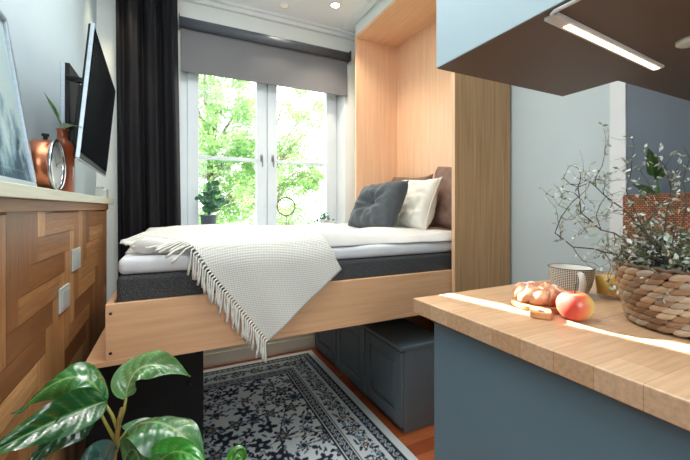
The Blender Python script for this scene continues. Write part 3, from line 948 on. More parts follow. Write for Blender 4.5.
b = B(); lathe(b, [(0,.902),(.026,.902),(.029,.9006),(.031,.9035),(.040,.911),(.048,.928),(.0525,.950),(.0545,.974)], (ux,uy,0), 48, close=False); obj('body', b, M['cupdot'], t, smooth=True)
b = B(); lathe(b, [(.0545,.974),(.0535,.9752),(.0523,.974),(.050,.950),(.045,.930),(.037,.915),(0,.909)], (ux,uy,0), 48, close=False); obj('lining', b, M['cupin'], t, smooth=True)
b = B(); lathe(b, [(.0548,.9738),(.0548,.9752),(.0535,.9760),(.0522,.9752)], (ux,uy,0), 48, close=False); obj('rim', b, M['ink'], t, smooth=True)
hv = (Vector((0,0)) - Vector((ux,uy))).normalized(); hv = Vector((hv.x*math.cos(.38)-hv.y*math.sin(.38), hv.x*math.sin(.38)+hv.y*math.cos(.38)))
b = B(); pts = []
for k in range(15):
    f = k/14; a = -PI*.5 + PI*f
    R = .043 + .012*f + .020*math.cos(a); z = .940 + .026*math.sin(a)
    pts.append((ux+hv.x*R, uy+hv.y*R, z))
tube(b, pts, .0055, 10)
for v_ in b.verts:
    c_ = Vector((ux,uy,0)); s_ = Vector((-hv.y,hv.x,0)); dd = (v_.co-c_).dot(s_); v_.co += s_*dd*.5
obj('handle', b, M['cupin'], t, smooth=True)

# juice glass
gx, gy = 1.032, .524
t = thing('juice_glass', 'clear tumbler of orange juice beside the woven planter', 'glass', (gx,gy,.9))
b = B(); lathe(b, [(0,.9005),(.027,.9005),(.031,.906),(.038,.972),(.0384,.975),(.0374,.975),(.0366,.972),(.0300,.909),(0,.908)], (gx,gy,0), 40, close=False)
gm = pane_mat('clear_glass', (.96,.97,.97,1), .10)
obj('tumbler', b, gm, t, smooth=True)
b = B(); lathe(b, [(0,.9095),(.0294,.9095),(.0345,.955),(0,.955)], (gx,gy,0), 40)
obj('juice', b, pm('orange_juice', (255,200,84), (255,210,100), sc=10, rough=.3), t, smooth=True)

# ------------------------------------------------------------------ woven planter with wiry shrub
bx_, by_ = .922, .322
BR0, BR1, BH = .098, .122, .122
t = thing('potted_shrub', 'wiry shrub with tiny silvery leaves in a chunky woven basket', 'potted plant', (bx_,by_,.9))
def strand_col(r):
    c = r.choice(((192,160,126),(160,124,92),(126,94,68),(210,186,156),(150,120,96),(182,164,144)))
    return lin(c)
V, F, Cc = [], [], []
r = random.Random(9)
rows = 9
def lump(c, ax_l, ax_w, ax_t, l, w, th, col):
    i0 = len(V); nu, nv = 9, 8
    for j in range(nu):
        a = -PI/2 + PI*j/(nu-1)
        for k in range(nv):
            q = 2*PI*k/nv
            ca = math.cos(a)**.7 if math.cos(a) > 1e-6 else 0
            V.append(c + ax_l*l*math.sin(a) + ax_w*w*ca*math.cos(q) + ax_t*th*ca*math.sin(q))
            sh = .75+.25*math.sin(q) ; st = .86 + .14*math.cos(q*3+j)
            Cc.append((col[0]*st, col[1]*st, col[2]*st, 1))
    for j in range(nu-1):
        for k in range(nv):
            F.append((i0+j*nv+k, i0+j*nv+(k+1)%nv, i0+(j+1)*nv+(k+1)%nv, i0+(j+1)*nv+k))
cb = Vector((bx_,by_,0))
for j in range(rows):
    f = (j+.5)/rows; R = BR0 + (BR1-BR0)*f; z = .9055 + (BH-.010)*f
    n = 30
    for k in range(n):
        a = 2*PI*(k+.5*(j % 2))/n + r.uniform(-.02,.02)
        out = Vector((math.cos(a), math.sin(a), 0)); tan = Vector((-math.sin(a), math.cos(a), 0)); up = Vector((0,0,1))
        tilt = .30
        al = (tan*math.cos(tilt)+up*math.sin(tilt)); aw = (up*math.cos(tilt)-tan*math.sin(tilt))
        lump(cb + out*(R+.002) + Vector((0,0,z)), al, aw, out, .0165, .0078, .0075, strand_col(r))
# braided rim
for k in range(64):
    a = 2*PI*k/64
    out = Vector((math.cos(a), math.sin(a), 0)); tan = Vector((-math.sin(a), math.cos(a), 0)); up = Vector((0,0,1))
    lump(cb + out*(BR1+.001) + Vector((0,0,.9+BH)), (tan+up*.28*(1 if k % 2 else -1)).normalized(), out, up, .0105, .0048, .0042, lin((104,84,66)))
me = shift_mesh(pymesh('basket', V, F, Cc), -t.location)
M['seagrass'] = attr_mat('water_hyacinth_weave', rough=.55, spec=.5)
link('basket', me, M['seagrass'], t, smooth=True)
b = B(); lathe(b, [(0,.9012),(BR0-.004,.9012),(BR1-.006,.9+BH),(BR1-.010,.9+BH),(BR1-.014,.9+BH-.02),(0,.9+BH-.018)], (bx_,by_,0), 40); obj('liner', b, M['basketin'], t, smooth=False)
b = B(); lathe(b, [(BR1-.0145,.9+BH-.0175),(.05,.9+BH-.010),(0,.9+BH-.006)], (bx_,by_,0), 30, close=False)
for v_ in b.verts: v_.co.z += noise.noise(v_.co*60)*.003
obj('soil', b, M['soil'], t, smooth=True)

br_paths = []
def P2(lst, d0, d1):
    n = len(lst); return [at(x, y, d0+(d1-d0)*i/(n-1)) for i, (x, y) in enumerate(lst)]
main = [
 (P2([(676,268),(655,252),(636,243),(625,240),(614,233),(601,230),(590,220),(581,213),(579.5,198),(578,187),(570,184),(563,177)], .69,.74), .0021),
 (P2([(672,268),(650,240),(636,222),(625,210),(613,202),(604,195),(596,187),(595,179),(602,166),(605,154)], .69,.76), .0018),
 (P2([(674,268),(645,256),(614,254),(604,252),(595,249),(573,247),(563,239),(555,233),(558,225),(561,217),(567,209),(572,202)], .68,.64), .0018),
 (P2([(590,220),(586,228),(580,234),(574,237)], .737,.70), .0011),
 (P2([(578,187),(586,184),(595,180)], .742,.755), .0011),
 (P2([(601,230),(596,215),(600,205),(606,196),(622,191)], .73,.72), .0011),
 (P2([(678,268),(664,240),(666,215),(671,190),(665,166),(674,152)], .69,.66), .0018),
 (P2([(684,268),(680,235),(687,205),(683,180),(690,158),(684,148)], .68,.70), .0018),
 (P2([(690,268),(700,230),(712,200),(705,175),(716,150)], .69,.68), .0018),
 (P2([(696,268),(720,235),(735,215),(742,195),(756,190)], .69,.66), .0018),
 (P2([(670,268),(648,236),(640,222),(632,204),(626,190),(630,178)], .66,.60), .0014),
 (P2([(675,268),(655,248),(650,230),(655,214),(646,200),(650,186),(640,170)], .72,.78), .0014),
 (P2([(672,266),(652,256),(640,258),(626,256),(612,262)], .66,.60), .0012),
 (P2([(686,266),(672,245),(676,225),(668,205),(676,192)], .63,.58), .0013),
]
b = B(); fol = []
r = random.Random(21)
def rv(s): return Vector((r.gauss(0,1), r.gauss(0,1), r.gauss(0,1)))*s
def add_branch(pts, rad, depth):
    tube(b, pts, [rad*(1-.62*i/(len(pts)-1)) for i in range(len(pts))], 6)
    n = len(pts)
    for i in range(1, n):
        p = pts[i]; dirn = (pts[i]-pts[i-1]).normalized()
        dens = (p-Vector((bx_,by_,1.02))).length
        # twigs
        if depth < 2 and r.random() < (.85 if dens < .17 else .62):
            q = [p]; dv = (dirn*.5 + rv(.6)).normalized(); ln = r.uniform(.010,.019)
            for s in range(r.randint(2,4)):
                dv = (dv + rv(.55) + Vector((0,0,.12))).normalized(); q.append(q[-1]+dv*ln)
            add_branch(q, rad*.55, depth+1)
        for _ in range((3 if dens < .14 else 2) if depth else 1):
            if r.random() < .75:
                fol.append((p + rv(.001), (dirn*.3 + rv(.7)).normalized(), r.uniform(.007,.0145), dens))
for pts, rad in main: add_branch(pts, rad, 0)
# dense low leafy twigs near the soil
for k in range(85):
    a = r.uniform(PI*.4, PI*2.0); R = r.uniform(.01,.10)
    p = Vector((bx_+R*math.cos(a), by_+R*math.sin(a), 1.012)); q = [p]; dv = Vector((math.cos(a)*.5, math.sin(a)*.5, 1)).normalized()
    for s in range(r.randint(3,5)):
        dv = (dv+rv(.35)).normalized(); q.append(q[-1]+dv*.015)
    add_branch(q, .0010, 1)
obj('branches', b, M['bark'], t, smooth=True)
V, F, Cc = [], [], []
for (p, d_, l, dens) in fol:
    s = d_.cross(rv(1)).normalized(); n_ = d_.cross(s)
    w = l*.24; i = len(V)
    V += [p, p+d_*l*.45+s*w+n_*l*.05, p+d_*l, p+d_*l*.45-s*w+n_*l*.05]; F += [(i,i+1,i+2,i+3)]
    c = r.choice(((170,180,168),(196,203,194),(122,138,110),(214,219,212))) if dens > .13 or r.random() < .45 else r.choice(((74,92,54),(92,110,66),(120,132,100)))
    Cc += [lin(c)]*4
M['tinyleaf'] = attr_mat('silver_green_leaves', rough=.5)
link('foliage', shift_mesh(pymesh('foliage', V, F, Cc), -t.location), M['tinyleaf'], t)

# rattan box on the worktop against the slate wall, with a green cutting
m, nt, N, L, bs = nodes('rattan_weave')
v = coord(nt, (1,1,1))
sx = N.new('ShaderNodeSeparateXYZ'); L.new(v, sx.inputs[0])
cmb = N.new('ShaderNodeCombineXYZ'); ad = N.new('ShaderNodeMath'); ad.operation = 'ADD'
L.new(sx.outputs['X'], ad.inputs[0]); L.new(sx.outputs['Y'], ad.inputs[1]); L.new(ad.outputs[0], cmb.inputs[0]); L.new(sx.outputs['Z'], cmb.inputs[1])
br = N.new('ShaderNodeTexBrick'); L.new(cmb.outputs[0], br.inputs['Vector'])
br.inputs['Scale'].default_value = 1; br.inputs['Brick Width'].default_value = .010; br.inputs['Row Height'].default_value = .006; br.inputs['Mortar Size'].default_value = .0011
br.inputs['Color1'].default_value = lin((182,122,80)); br.inputs['Color2'].default_value = lin((128,80,50)); br.inputs['Mortar'].default_value = lin((60,34,22))
L.new(br.outputs['Color'], bs.inputs['Base Color']); bs.inputs['Roughness'].default_value = .6
add_bump(nt, bs, br.outputs['Fac'], -.6, .004)
M['rattan'] = m
t = thing('rattan_basket', 'tall rust brown woven rattan basket behind the shrub', 'basket', (1.36,.40,.9))
rx0, rx1, ry0, ry1 = 1.33, 1.49, .28, .642
b = B()
box(b, rx0, rx0+.012, ry0, ry1, .9005, 1.172); box(b, rx1-.012, rx1, ry0, ry1, .9005, 1.172)
box(b, rx0+.012, rx1-.012, ry0, ry0+.012, .9005, 1.172); box(b, rx0+.012, rx1-.012, ry1-.012, ry1, .9005, 1.172)
box(b, rx0+.012, rx1-.012, ry0+.012, ry1-.012, .9005, .912)
obj('woven_body', b, M['rattan'], t, bevel=.004)
b = B()
for z in (1.172,):
    for q in range(3):
        rr_ = [(rx0+.006,ry0+.006,z),(rx1-.006,ry0+.006,z),(rx1-.006,ry1-.006,z),(rx0+.006,ry1-.006,z),(rx0+.006,ry0+.006,z)]
    tube(b, rr_, .007, 8)
obj('rim', b, M['rattan'], t, smooth=True)

t = thing('climbing_plant', 'green leafy stem rising from the rattan basket', 'plant', (1.40,.46,.92))
q0 = at(661,232,1.36); q1 = at(660,200,1.36); q2 = at(655,176,1.35); q3 = at(650,152,1.34)
b = B(); tube(b, [Vector((q0.x,q0.y,.913)), q0, q1, q2, q3], [.009,.009,.008,.003,.002], 8); obj('stem', b, M['sprig'], t, smooth=True)
CLIMB = t
# ------------------------------------------------------------------ leaf builder for big leaves
def leaf_mesh(name, base, ctrl, tip, nrm, W, off, fold=.25, wave=.012, curl=0, seed=0, c_main=(36,104,40), c_light=(150,196,110), under=None, nu=21, nv=40, nveins=8, shape=.75):
    base, ctrl, tip, nrm = Vector(base), Vector(ctrl), Vector(tip), Vector(nrm).normalized()
    V, Cc = [], []
    cm, cl = np.array(lin(c_main)), np.array(lin(c_light))
    for j in range(nv):
        v = j/(nv-1)
        p = base*(1-v)**2 + ctrl*2*v*(1-v) + tip*v*v
        T = ((ctrl-base)*(1-v) + (tip-ctrl)*v).normalized()
        S = T.cross(nrm).normalized(); Nn = S.cross(T).normalized()
        w = W*(math.sin(PI*min(1,max(0,v**shape)))**.85) * (1-.25*v) + .0008
        for i in range(nu):
            u = -1 + 2*i/(nu-1); au = abs(u)
            ph = v*nveins - au*1.3
            vd = abs((ph+.5) % 1 - .5)              # distance from a side vein
            quilt = .0035*(1-math.exp(-(vd/.22)**2))*math.sin(PI*min(1,au*1.1))*min(1,w/.02)
            z = fold*au*w + quilt + wave*math.sin(v*9+u*2.2+seed)*au**2 - curl*w*au**2
            V.append(p + S*(u*w) + Nn*z - off)
            k = max(math.exp(-(au/.045)**2), .55*math.exp(-(vd/.07)**2)*(1-au*.4))*(1 if v < .97 else 0)
            tone = .85+.3*noise.noise(Vector((u*2+seed, v*4, 0)))
            Cc.append(np.append((cm*(1-k*.75)+cl*k*.75)[:3]*tone, 1))
    F = [(j*nu+i, j*nu+i+1, (j+1)*nu+i+1, (j+1)*nu+i) for j in range(nv-1) for i in range(nu-1)]
    return pymesh(name, V, F, Cc)
def leaf_mat(name, rough=.26, tr=.25):
    m, nt, N, L, bs = nodes(name)
    a = N.new('ShaderNodeAttribute'); a.attribute_name = 'col'
    L.new(a.outputs['Color'], bs.inputs['Base Color']); bs.inputs['Roughness'].default_value = rough
    bs.inputs['Specular IOR Level'].default_value = .8; bs.inputs['Coat Weight'].default_value = .5; bs.inputs['Coat Roughness'].default_value = .12
    t_ = N.new('ShaderNodeBsdfTranslucent')
    hs = N.new('ShaderNodeHueSaturation'); hs.inputs['Value'].default_value = 1.7; L.new(a.outputs['Color'], hs.inputs['Color']); L.new(hs.outputs['Color'], t_.inputs['Color'])
    mx = N.new('ShaderNodeMixShader'); mx.inputs['Fac'].default_value = tr
    L.new(bs.outputs[0], mx.inputs[1]); L.new(t_.outputs[0], mx.inputs[2]); L.new(mx.outputs[0], N['Material Output'].inputs['Surface'])
    return m
M['bigleaf'] = leaf_mat('glossy_leaf')
M['petiole'] = pm('green_leaf_stalk', (128,140,52), (166,150,72), sc=30, rough=.4)
M['figstem'] = pm('brown_green_stem', (120,92,48), (150,126,66), sc=30, rough=.6)

# foreground plant
fx, fy = -.125, .955
t = thing('fiddle_leaf_plant', 'broad glossy leaved green plant in the near left corner', 'potted plant', (fx,fy,.009))
b = B(); lathe(b, [(0,.0095),(.095,.0095),(.105,.02),(.128,.23),(.136,.235),(.136,.255),(.124,.255),(.118,.225),(0,.222)], (fx,fy,0), 36); obj('pot', b, M['pot'], t)
b = B(); lathe(b, [(.1175,.226),(.06,.232),(0,.236)], (fx,fy,0), 24, close=False); obj('soil', b, M['soil'], t, smooth=True)
stem = [Vector((fx,fy,.23)), Vector((fx-.004,fy,.42)), at(111,500,.81), at(113,462,.805), at(117,438,.80), at(119,420,.80), at(122,408,.80)]
b = B(); tube(b, stem, [.011,.010,.008,.0065,.0055,.005,.004], 10); obj('stem', b, M['figstem'], t, smooth=True)
def big(base, ctrl, tip, nrm, W, pet=None, **k):
    me = leaf_mesh('leaf', base, ctrl, tip, nrm, W, t.location, **k)
    l = link('leaf', me, M['bigleaf'], t, smooth=True)
    if pet:
        bb = B(); tube(bb, pet, [.0042,.0034,.003][:len(pet)], 8)
        obj('leaf_stalk', bb, M['petiole'], l, smooth=True)
    return l
UP = Vector((0,0,1)); back = Vector((-.3,-.6,.7))
# upper left leaf: rises then droops to the left
big(at(105,404,.80), at(84,346,.80), at(17,414,.76), Vector((.1,-.5,.85)), .046, [at(118,430,.80), at(112,415,.80), at(105,404,.80)], fold=-.12, wave=.017, curl=.3, seed=1, c_main=(40,116,50))
# long lower left leaf towards the camera
big(at(107,401,.79), at(66,412,.73), at(-22,460,.62), Vector((.75,-.45,.5)), .044, [at(116,442,.80), at(106,424,.795), at(100,412,.79), ][:3], fold=.50, wave=.008, seed=2, c_main=(26,88,36), c_light=(130,190,100))
# lower left second half hanging
big(at(100,412,.785), at(70,415,.74), at(22,475,.66), Vector((.75,-.5,.3)), .040, None, fold=.2, wave=.006, seed=6, c_main=(22,74,38), c_light=(110,170,90))
# top right leaf
big(at(126,398,.80), at(132,345,.82), at(190,377,.84), Vector((-.25,-.55,.75)), .042, [at(119,425,.80), at(124,410,.80), at(126,398,.80)], fold=.30, wave=.014, seed=3, c_main=(96,148,84), c_light=(206,226,180))
# right lower leaf
big(at(126,432,.795), at(168,400,.80), at(212,474,.74), Vector((.15,-.15,1)), .062, [at(116,452,.80), at(120,440,.80), at(126,432,.795)], fold=-.05, wave=.018, curl=.3, seed=4, c_main=(60,124,66), c_light=(170,206,150))
# bright lower right leaf
big(at(150,478,.76), at(170,432,.74), at(206,466,.70), Vector((.1,-.9,.4)), .036, [at(114,480,.80), at(132,484,.78), at(150,478,.76)], fold=.12, wave=.006, seed=5, c_main=(56,156,60), c_light=(160,226,120))
# lower middle leaf behind the stem
big(at(124,462,.80), at(138,425,.78), at(146,500,.70), Vector((-.4,-.7,.4)), .030, None, fold=.3, seed=7, c_main=(70,118,70), c_light=(150,190,130))
big(at(110,470,.80), at(95,440,.76), at(82,490,.70), Vector((0,-.8,.5)), .034, None, fold=.2, seed=8, c_main=(58,104,96), c_light=(110,150,140))
big(at(222,500,.80), at(240,430,.82), at(243,462,.84), Vector((-.1,-.9,.3)), .020, [at(118,520,.80), at(170,520,.79), at(222,500,.80)], fold=.2, seed=9, c_main=(66,140,50), c_light=(150,210,100))

# ------------------------------------------------------------------ ledge on the left wall and what stands there
ZL = 1.19
o = obj('wall_ledge', boxm(XL, -.312, -.4, 2.50, 1.158, ZL), M['ledge'], bevel=.002)
tag(o, 'pale wooden ledge running along the top of the parquet wall', 'ledge')

# picture
m, nt, N, L, bs = nodes('misty_forest_print')
tc = N.new('ShaderNodeTexCoord'); mp = N.new('ShaderNodeMapping'); mp.inputs['Scale'].default_value = (1,1,.45); L.new(tc.outputs['Object'], mp.inputs['Vector'])
col, fac = mix_noise(nt, mp.outputs['Vector'], (0,0,0,1), (1,1,1,1), 17, 7, .1, .9, .62)
sx = N.new('ShaderNodeSeparateXYZ'); L.new(tc.outputs['Object'], sx.inputs[0])
a1 = N.new('ShaderNodeMath'); a1.operation = 'MULTIPLY_ADD'; a1.inputs[1].default_value = 1.3; a1.inputs[2].default_value = -.12; L.new(sx.outputs['Z'], a1.inputs[0])
a2 = N.new('ShaderNodeMath'); a2.operation = 'ADD'; L.new(fac, a2.inputs[0]); L.new(a1.outputs[0], a2.inputs[1])
rp = N.new('ShaderNodeValToRGB'); e = rp.color_ramp.elements
e[0].position = .42; e[0].color = lin((44,76,92)); e[1].position = .66; e[1].color = lin((206,222,222)); q_ = e.new(.52); q_.color = lin((130,160,172))
L.new(a2.outputs[0], rp.inputs['Fac']); L.new(rp.outputs['Color'], bs.inputs['Base Color']); bs.inputs['Roughness'].default_value = .6
t = thing('framed_picture', 'silver framed misty blue print leaning on the ledge', 'picture', (-.34, 1.05, ZL))
pw, ph, th_ = .56, .475, .018
mw = Matrix.Translation((0,0,0.004)) @ Matrix.Rotation(math.radians(1.6),4,'Z') @ Matrix.Rotation(math.radians(-8.0),4,'Y')
def lbox(x0,x1,y0,y1,z0,z1):
    b = boxm(x0,x1,y0,y1,z0,z1)
    for v_ in b.verts: v_.co = mw @ v_.co
    return b
y1p, y0p, fr = .25, .25-pw, .014
b = B()
for a in ((y0p,y1p,0,fr),(y0p,y1p,ph-fr,ph),(y0p,y0p+fr,fr,ph-fr),(y1p-fr,y1p,fr,ph-fr)):
    box(b, -th_, 0, a[0], a[1], a[2], a[3])
for v_ in b.verts: v_.co = mw @ v_.co
obj('frame', b, M['silver'], t, local=True, bevel=.002)
obj('print', lbox(-.012,-.009,y0p+fr,y1p-fr,fr,ph-fr), m, t, local=True)
obj('glass', lbox(-.006,-.005,y0p+fr,y1p-fr,fr,ph-fr), M['picglass'], t, local=True)

# clock
cx, cy, cz, cr = -.335, 1.44, ZL+.0835, .0835
t = thing('table_clock', 'round copper cased table clock on the ledge', 'clock', (cx, cy, ZL))
b = B(); lathe(b, [(0,-.058),(cr*.93,-.058),(cr*.96,-.054),(cr*.96,-.006),(cr*.90,-.004)], (cx,cy,cz), 48, 'X', close=False); obj('case', b, M['copper'], t)
b = B(); lathe(b, [(cr*.90,-.006),(cr*.96,-.007),(cr*1.0,-.003),(cr*1.0,.003),(cr*.95,.006),(cr*.90,.003),(cr*.90,-.006)], (cx,cy,cz), 48, 'X', close=False); obj('bezel', b, M['chrome'], t)
b = B(); lathe(b, [(0,-.0035),(cr*.90,-.0035)], (cx,cy,cz), 48, 'X', close=False); dl = obj('dial', b, M['dial'], t)
for k in range(12):
    b = B(); a = k*PI/6; l0, l1, w = cr*.70, cr*.82, .0016 if k % 3 else .003
    d0 = Vector((0, math.cos(a), math.sin(a))); s0 = Vector((0,-math.sin(a), math.cos(a))); c0 = Vector((cx-.0026,cy,cz))
    vs = [b.verts.new(c0+d0*l0+s0*w), b.verts.new(c0+d0*l1+s0*w), b.verts.new(c0+d0*l1-s0*w), b.verts.new(c0+d0*l0-s0*w)]
    b.faces.new(vs)
    obj('hour_mark', b, M['ink'], dl)
for ang, l, w in ((2.2,.045,.0022),(.35,.060,.0015)):
    b = B(); d0 = Vector((0, math.cos(ang), math.sin(ang))); s0 = Vector((0,-math.sin(ang), math.cos(ang))); c0 = Vector((cx-.0012,cy,cz))
    b.faces.new([b.verts.new(c0-d0*.01+s0*w), b.verts.new(c0+d0*l+s0*w*.5), b.verts.new(c0+d0*l-s0*w*.5), b.verts.new(c0-d0*.01-s0*w)])
    obj('clock_hand', b, M['ink'], dl)
b = B(); tube(b, [(cx-.03,cy,cz+cr*.95),(cx-.03,cy,cz+cr+.010)], .006, 12); lathe(b, [(0,.008),(.010,.008),(.010,.016),(0,.017)], (cx-.03,cy,cz+cr), 14); obj('knob', b, M['ink'], t)

# bottle vase with cutting
vx, vy = -.362, 1.62
t = thing('bottle_vase', 'rust brown ceramic bottle vase standing behind the copper clock', 'vase', (vx,vy,ZL))
b = B(); lathe(b, [(0,.0004),(.032,.0004),(.036,.006),(.037,.14),(.036,.165),(.030,.183),(.018,.195),(.0145,.203),(.0145,.226),(.018,.231),(.0175,.234),(.012,.233),(.0115,.20),(0,.19)], (vx,vy,ZL), 32); obj('body', b, M['ceramic'], t, smooth=True)
t = thing('plant_cutting', 'two leaved green cutting stuck in the rust brown bottle', 'plant', (vx,vy,ZL+.20))
tipA, tipB = at(44,92,1.26), at(82,127.0,1.08)
m0 = Vector((vx,vy,ZL+.20))
mouth = m0 + Vector((0,0,.040))
b = B(); tube(b, [m0, mouth, mouth+(tipA-mouth)*.25+Vector((0,0,.01))], [.0035,.0035,.003], 8); obj('stem', b, M['sprig'], t, smooth=True)
M['cutleaf'] = leaf_mat('cutting_leaf', .4, .3)
for base, tip, W_, n_, nm in ((mouth+(tipA-mouth)*.2, tipA, .013, Vector((.9,-.3,.3)), 1), (mouth+Vector((0,0,-.004)), tipB, .012, Vector((.5,-.6,.6)), 2)):
    c_ = (base+tip)/2 + Vector((-.022 if nm == 2 else 0,0,.010 if nm == 2 else -.008))
    link('leaf', leaf_mesh('leaf', base, c_, tip, n_, W_, t.location, fold=.5, wave=.001, seed=nm, c_main=(70,110,52) if nm == 1 else (128,150,112), c_light=(150,180,120), nu=9, nv=20), M['cutleaf'], t, smooth=True)

M['climbleaf'] = leaf_mat('climbing_leaf', .4, .3)
for (x0_, y0_, x1_, y1_, W_) in ((652,176,648,148,.022),(656,180,664,166,.016),(655,196,646,214,.022),(658,198,632,184,.018),(659,204,640,222,.016)):
    p0, p1 = at(x0_, y0_, 1.35), at(x1_, y1_, 1.31)
    link('leaf', leaf_mesh('leaf', p0, (p0+p1)/2+Vector((-.01,-.01,.006)), p1, Vector((-.7,-.6,.3)), W_, CLIMB.location, fold=.25, wave=.002, seed=W_, c_main=(52,92,40), c_light=(90,130,70), nu=9, nv=16), M['climbleaf'], CLIMB, smooth=True)

# small white box
t = thing('wifi_router', 'small white device at the far end of the ledge', 'device', (-.355, 2.40, ZL))
t.name = 'wireless_device'
obj('body', boxm(-.385,-.330,2.36,2.44,ZL+.0004,ZL+.052), M['socket'], t, bevel=.006)
obj('top_tray', boxm(-.380,-.350,2.37,2.43,ZL+.0522,ZL+.066), M['socket'], t, bevel=.003)

# television
t = thing('television', 'slim black flat screen television on an arm over the ledge', 'television', (-.30, 1.7, 1.5))
A0, A1 = Vector((-.217,1.354,1.718)), Vector((-.257,1.356,1.292))     # near top, near bottom
Bt, Bb = Vector((-.247,2.062,1.718)), Vector((-.285,2.064,1.292))
Ux = (Bt-A0).normalized(); Uz = (A0-A1).normalized(); Un = Uz.cross(Ux); Un = -Un if Un.x < 0 else Un; Un.normalize()
Wd, Hd = (Bt-A0).length, (A0-A1).length
def tvbox(d0, d1, a0, a1, h0, h1):
    b = boxm(d0, d1, a0, a1, h0, h1)
    for v_ in b.verts:
        q = v_.co; v_.co = A1 + Un*q.x + Ux*q.y + Uz*q.z
    return b
obj('housing', tvbox(-.020, -.004, 0, Wd, 0, Hd), M['tvblack'], t, bevel=.004)
obj('rear_bulge', tvbox(-.058, -.0205, .36, Wd-.06, .04, Hd-.13), M['tvblack'], t, bevel=.01)
obj('screen', tvbox(-.0038, -.001, .012, Wd-.012, .018, Hd-.012), M['screen'], t)
o = obj('side_trim', tvbox(-.013, -.002, -.004, -.0003, 0, Hd), M['silver'], t, bevel=.001); o['label'] = 'silver side edge'
o = obj('bottom_trim', tvbox(-.012, -.003, 0, Wd, -.004, -.0003), M['silver'], t, bevel=.001)
b = tvbox(-.10, -.0585, .42, .58, .06, .34); obj('mount_plate', b, M['tvblack'], t, bevel=.004)
b = boxm(-.4295, -.398, 1.90, 2.10, 1.40, 1.765); obj('wall_bracket', b, M['tvblack'], t, bevel=.004)
b = boxm(-.399, -.397, 1.885, 1.90, 1.40, 1.765); 
obj('bracket_edge', boxm(-.4295, -.415, 1.894, 1.8995, 1.40, 1.765), M['silver'], t, bevel=.001)
mc = A1 + Un*(-.09) + Ux*.50 + Uz*.20
b = B(); tube(b, [Vector((-.40,2.0,1.50)), Vector((-.36,1.90,1.50)), mc], .016, 10); obj('mount_arm', b, M['tvblack'], t, smooth=True)
b = B(); q = A1 + Un*(-.05) + Ux*.06 + Uz*(Hd*.60); tube(b, [q, q+Un*.028, q-Un*.02], .010, 10); obj('knob', b, M['tvblack'], t)

# sockets on the parquet wall
def socket(px, py, label):
    X = XP + .0003
    tt = (px-345)/353; dx = .44+.898*tt; d = X/dx; Y = (.898-.44*tt)*d; z = 1.135+(208-py)*d/353
    t = thing('wall_socket', label, 'socket', (X, Y, z))
    obj('plate', boxm(X, X+.007, Y-.062, Y+.062, z-.042, z+.042), M['socket'], t, bevel=.003)
    obj('inset_cover', boxm(X+.0071, X+.009, Y-.046, Y+.046, z-.028, z+.028), M['socket'], t, bevel=.002)
socket(75, 259, 'white wall socket plate on the parquet wall, the upper one nearer the window')
socket(63, 298, 'white wall socket plate on the parquet wall, the lower one nearer the camera')

# ------------------------------------------------------------------ window sill things
zs = .94
t = thing('potted_succulent', 'round leaved dark green plant in a grey pot on the window sill', 'potted plant', (.245,2.71,zs))
sx_, sy_ = .235, 2.705
b = B(); lathe(b, [(0,.0004),(.040,.0004),(.045,.01),(.054,.135),(.058,.137),(.058,.148),(.052,.148),(.049,.135),(0,.133)], (sx_,sy_,zs), 28); obj('pot', b, pm('grey_blue_pot', (92,108,118), (104,120,130), sc=8, rough=.5), t)
r = random.Random(2); b = B(); V, F = [], []
for k in range(9):
    a = r.random()*2*PI; h = r.uniform(.10,.24); R = r.uniform(.03,.15)
    p0 = Vector((sx_,sy_,zs+.135)); p2 = p0 + Vector((R*math.cos(a), R*.40*math.sin(a)-.015, h)); pm_ = (p0+p2)/2+Vector((0,0,.04))
    tube(b, [p0, pm_, p2], [.004,.003,.002], 6)
    for q in range(13):
        f = r.uniform(.4,1.05); c = p0*(1-f)+p2*f + Vector((r.gauss(0,.022), r.gauss(0,.012), r.gauss(0,.022)))
        n_ = Vector((r.gauss(0,.6), -1+r.gauss(0,.5), r.gauss(.3,.5))).normalized(); s_ = n_.cross(UP).normalized(); u_ = n_.cross(s_)
        rad = r.uniform(.012,.022); i = len(V); V += [c - n_*rad*.25]
        for g in range(10): V.append(c + (s_*math.cos(g*PI/5)+u_*math.sin(g*PI/5))*rad)
        for g in range(10): F.append((i, i+1+g, i+1+(g+1) % 10))
obj('stems', b, M['sprig'], t, smooth=True)
lf = pm('succulent_leaf', (44,92,66), (84,140,104), sc=30, rough=.35)
link('foliage', shift_mesh(pymesh('foliage', V, F), -t.location), lf, t, smooth=True)

wx, wy = .81, 2.71
t = thing('ring_ornament', 'thin wire ring wreath on a stick standing on the window sill', 'ornament', (wx,wy,zs))
b = B(); lathe(b, [(0,.0004),(.026,.0004),(.026,.012),(.010,.018),(0,.018)], (wx,wy,zs), 20); obj('base', b, M['white'], t)
b = B(); tube(b, [(wx,wy,zs+.017),(wx,wy,zs+.135)], .003, 8); obj('stick', b, M['bark'], t)
b = B()
ring = [(wx+.072*math.cos(a), wy, zs+.207+.072*math.sin(a)) for a in [2*PI*k/40 for k in range(41)]]
tube(b, ring, .0048, 8, cap=False)
for k in range(60):
    a = r.random()*2*PI; p = Vector((wx+.072*math.cos(a), wy, zs+.207+.072*math.sin(a))); tube(b, [p, p+Vector((r.gauss(0,.008), r.gauss(0,.004), r.gauss(0,.008)))], [.0018,.0008], 4)
obj('ring', b, M['bark'], t, smooth=True)
t = thing('small_sill_plant', 'small trailing green plant low at the right end of the sill', 'potted plant', (1.13,2.70,zs))
b = B(); lathe(b, [(0,.0004),(.03,.0004),(.036,.10),(.038,.102),(.034,.102),(.03,.095),(0,.094)], (1.13,2.70,zs), 20); obj('pot', b, M['white'], t)
V, F = [], []
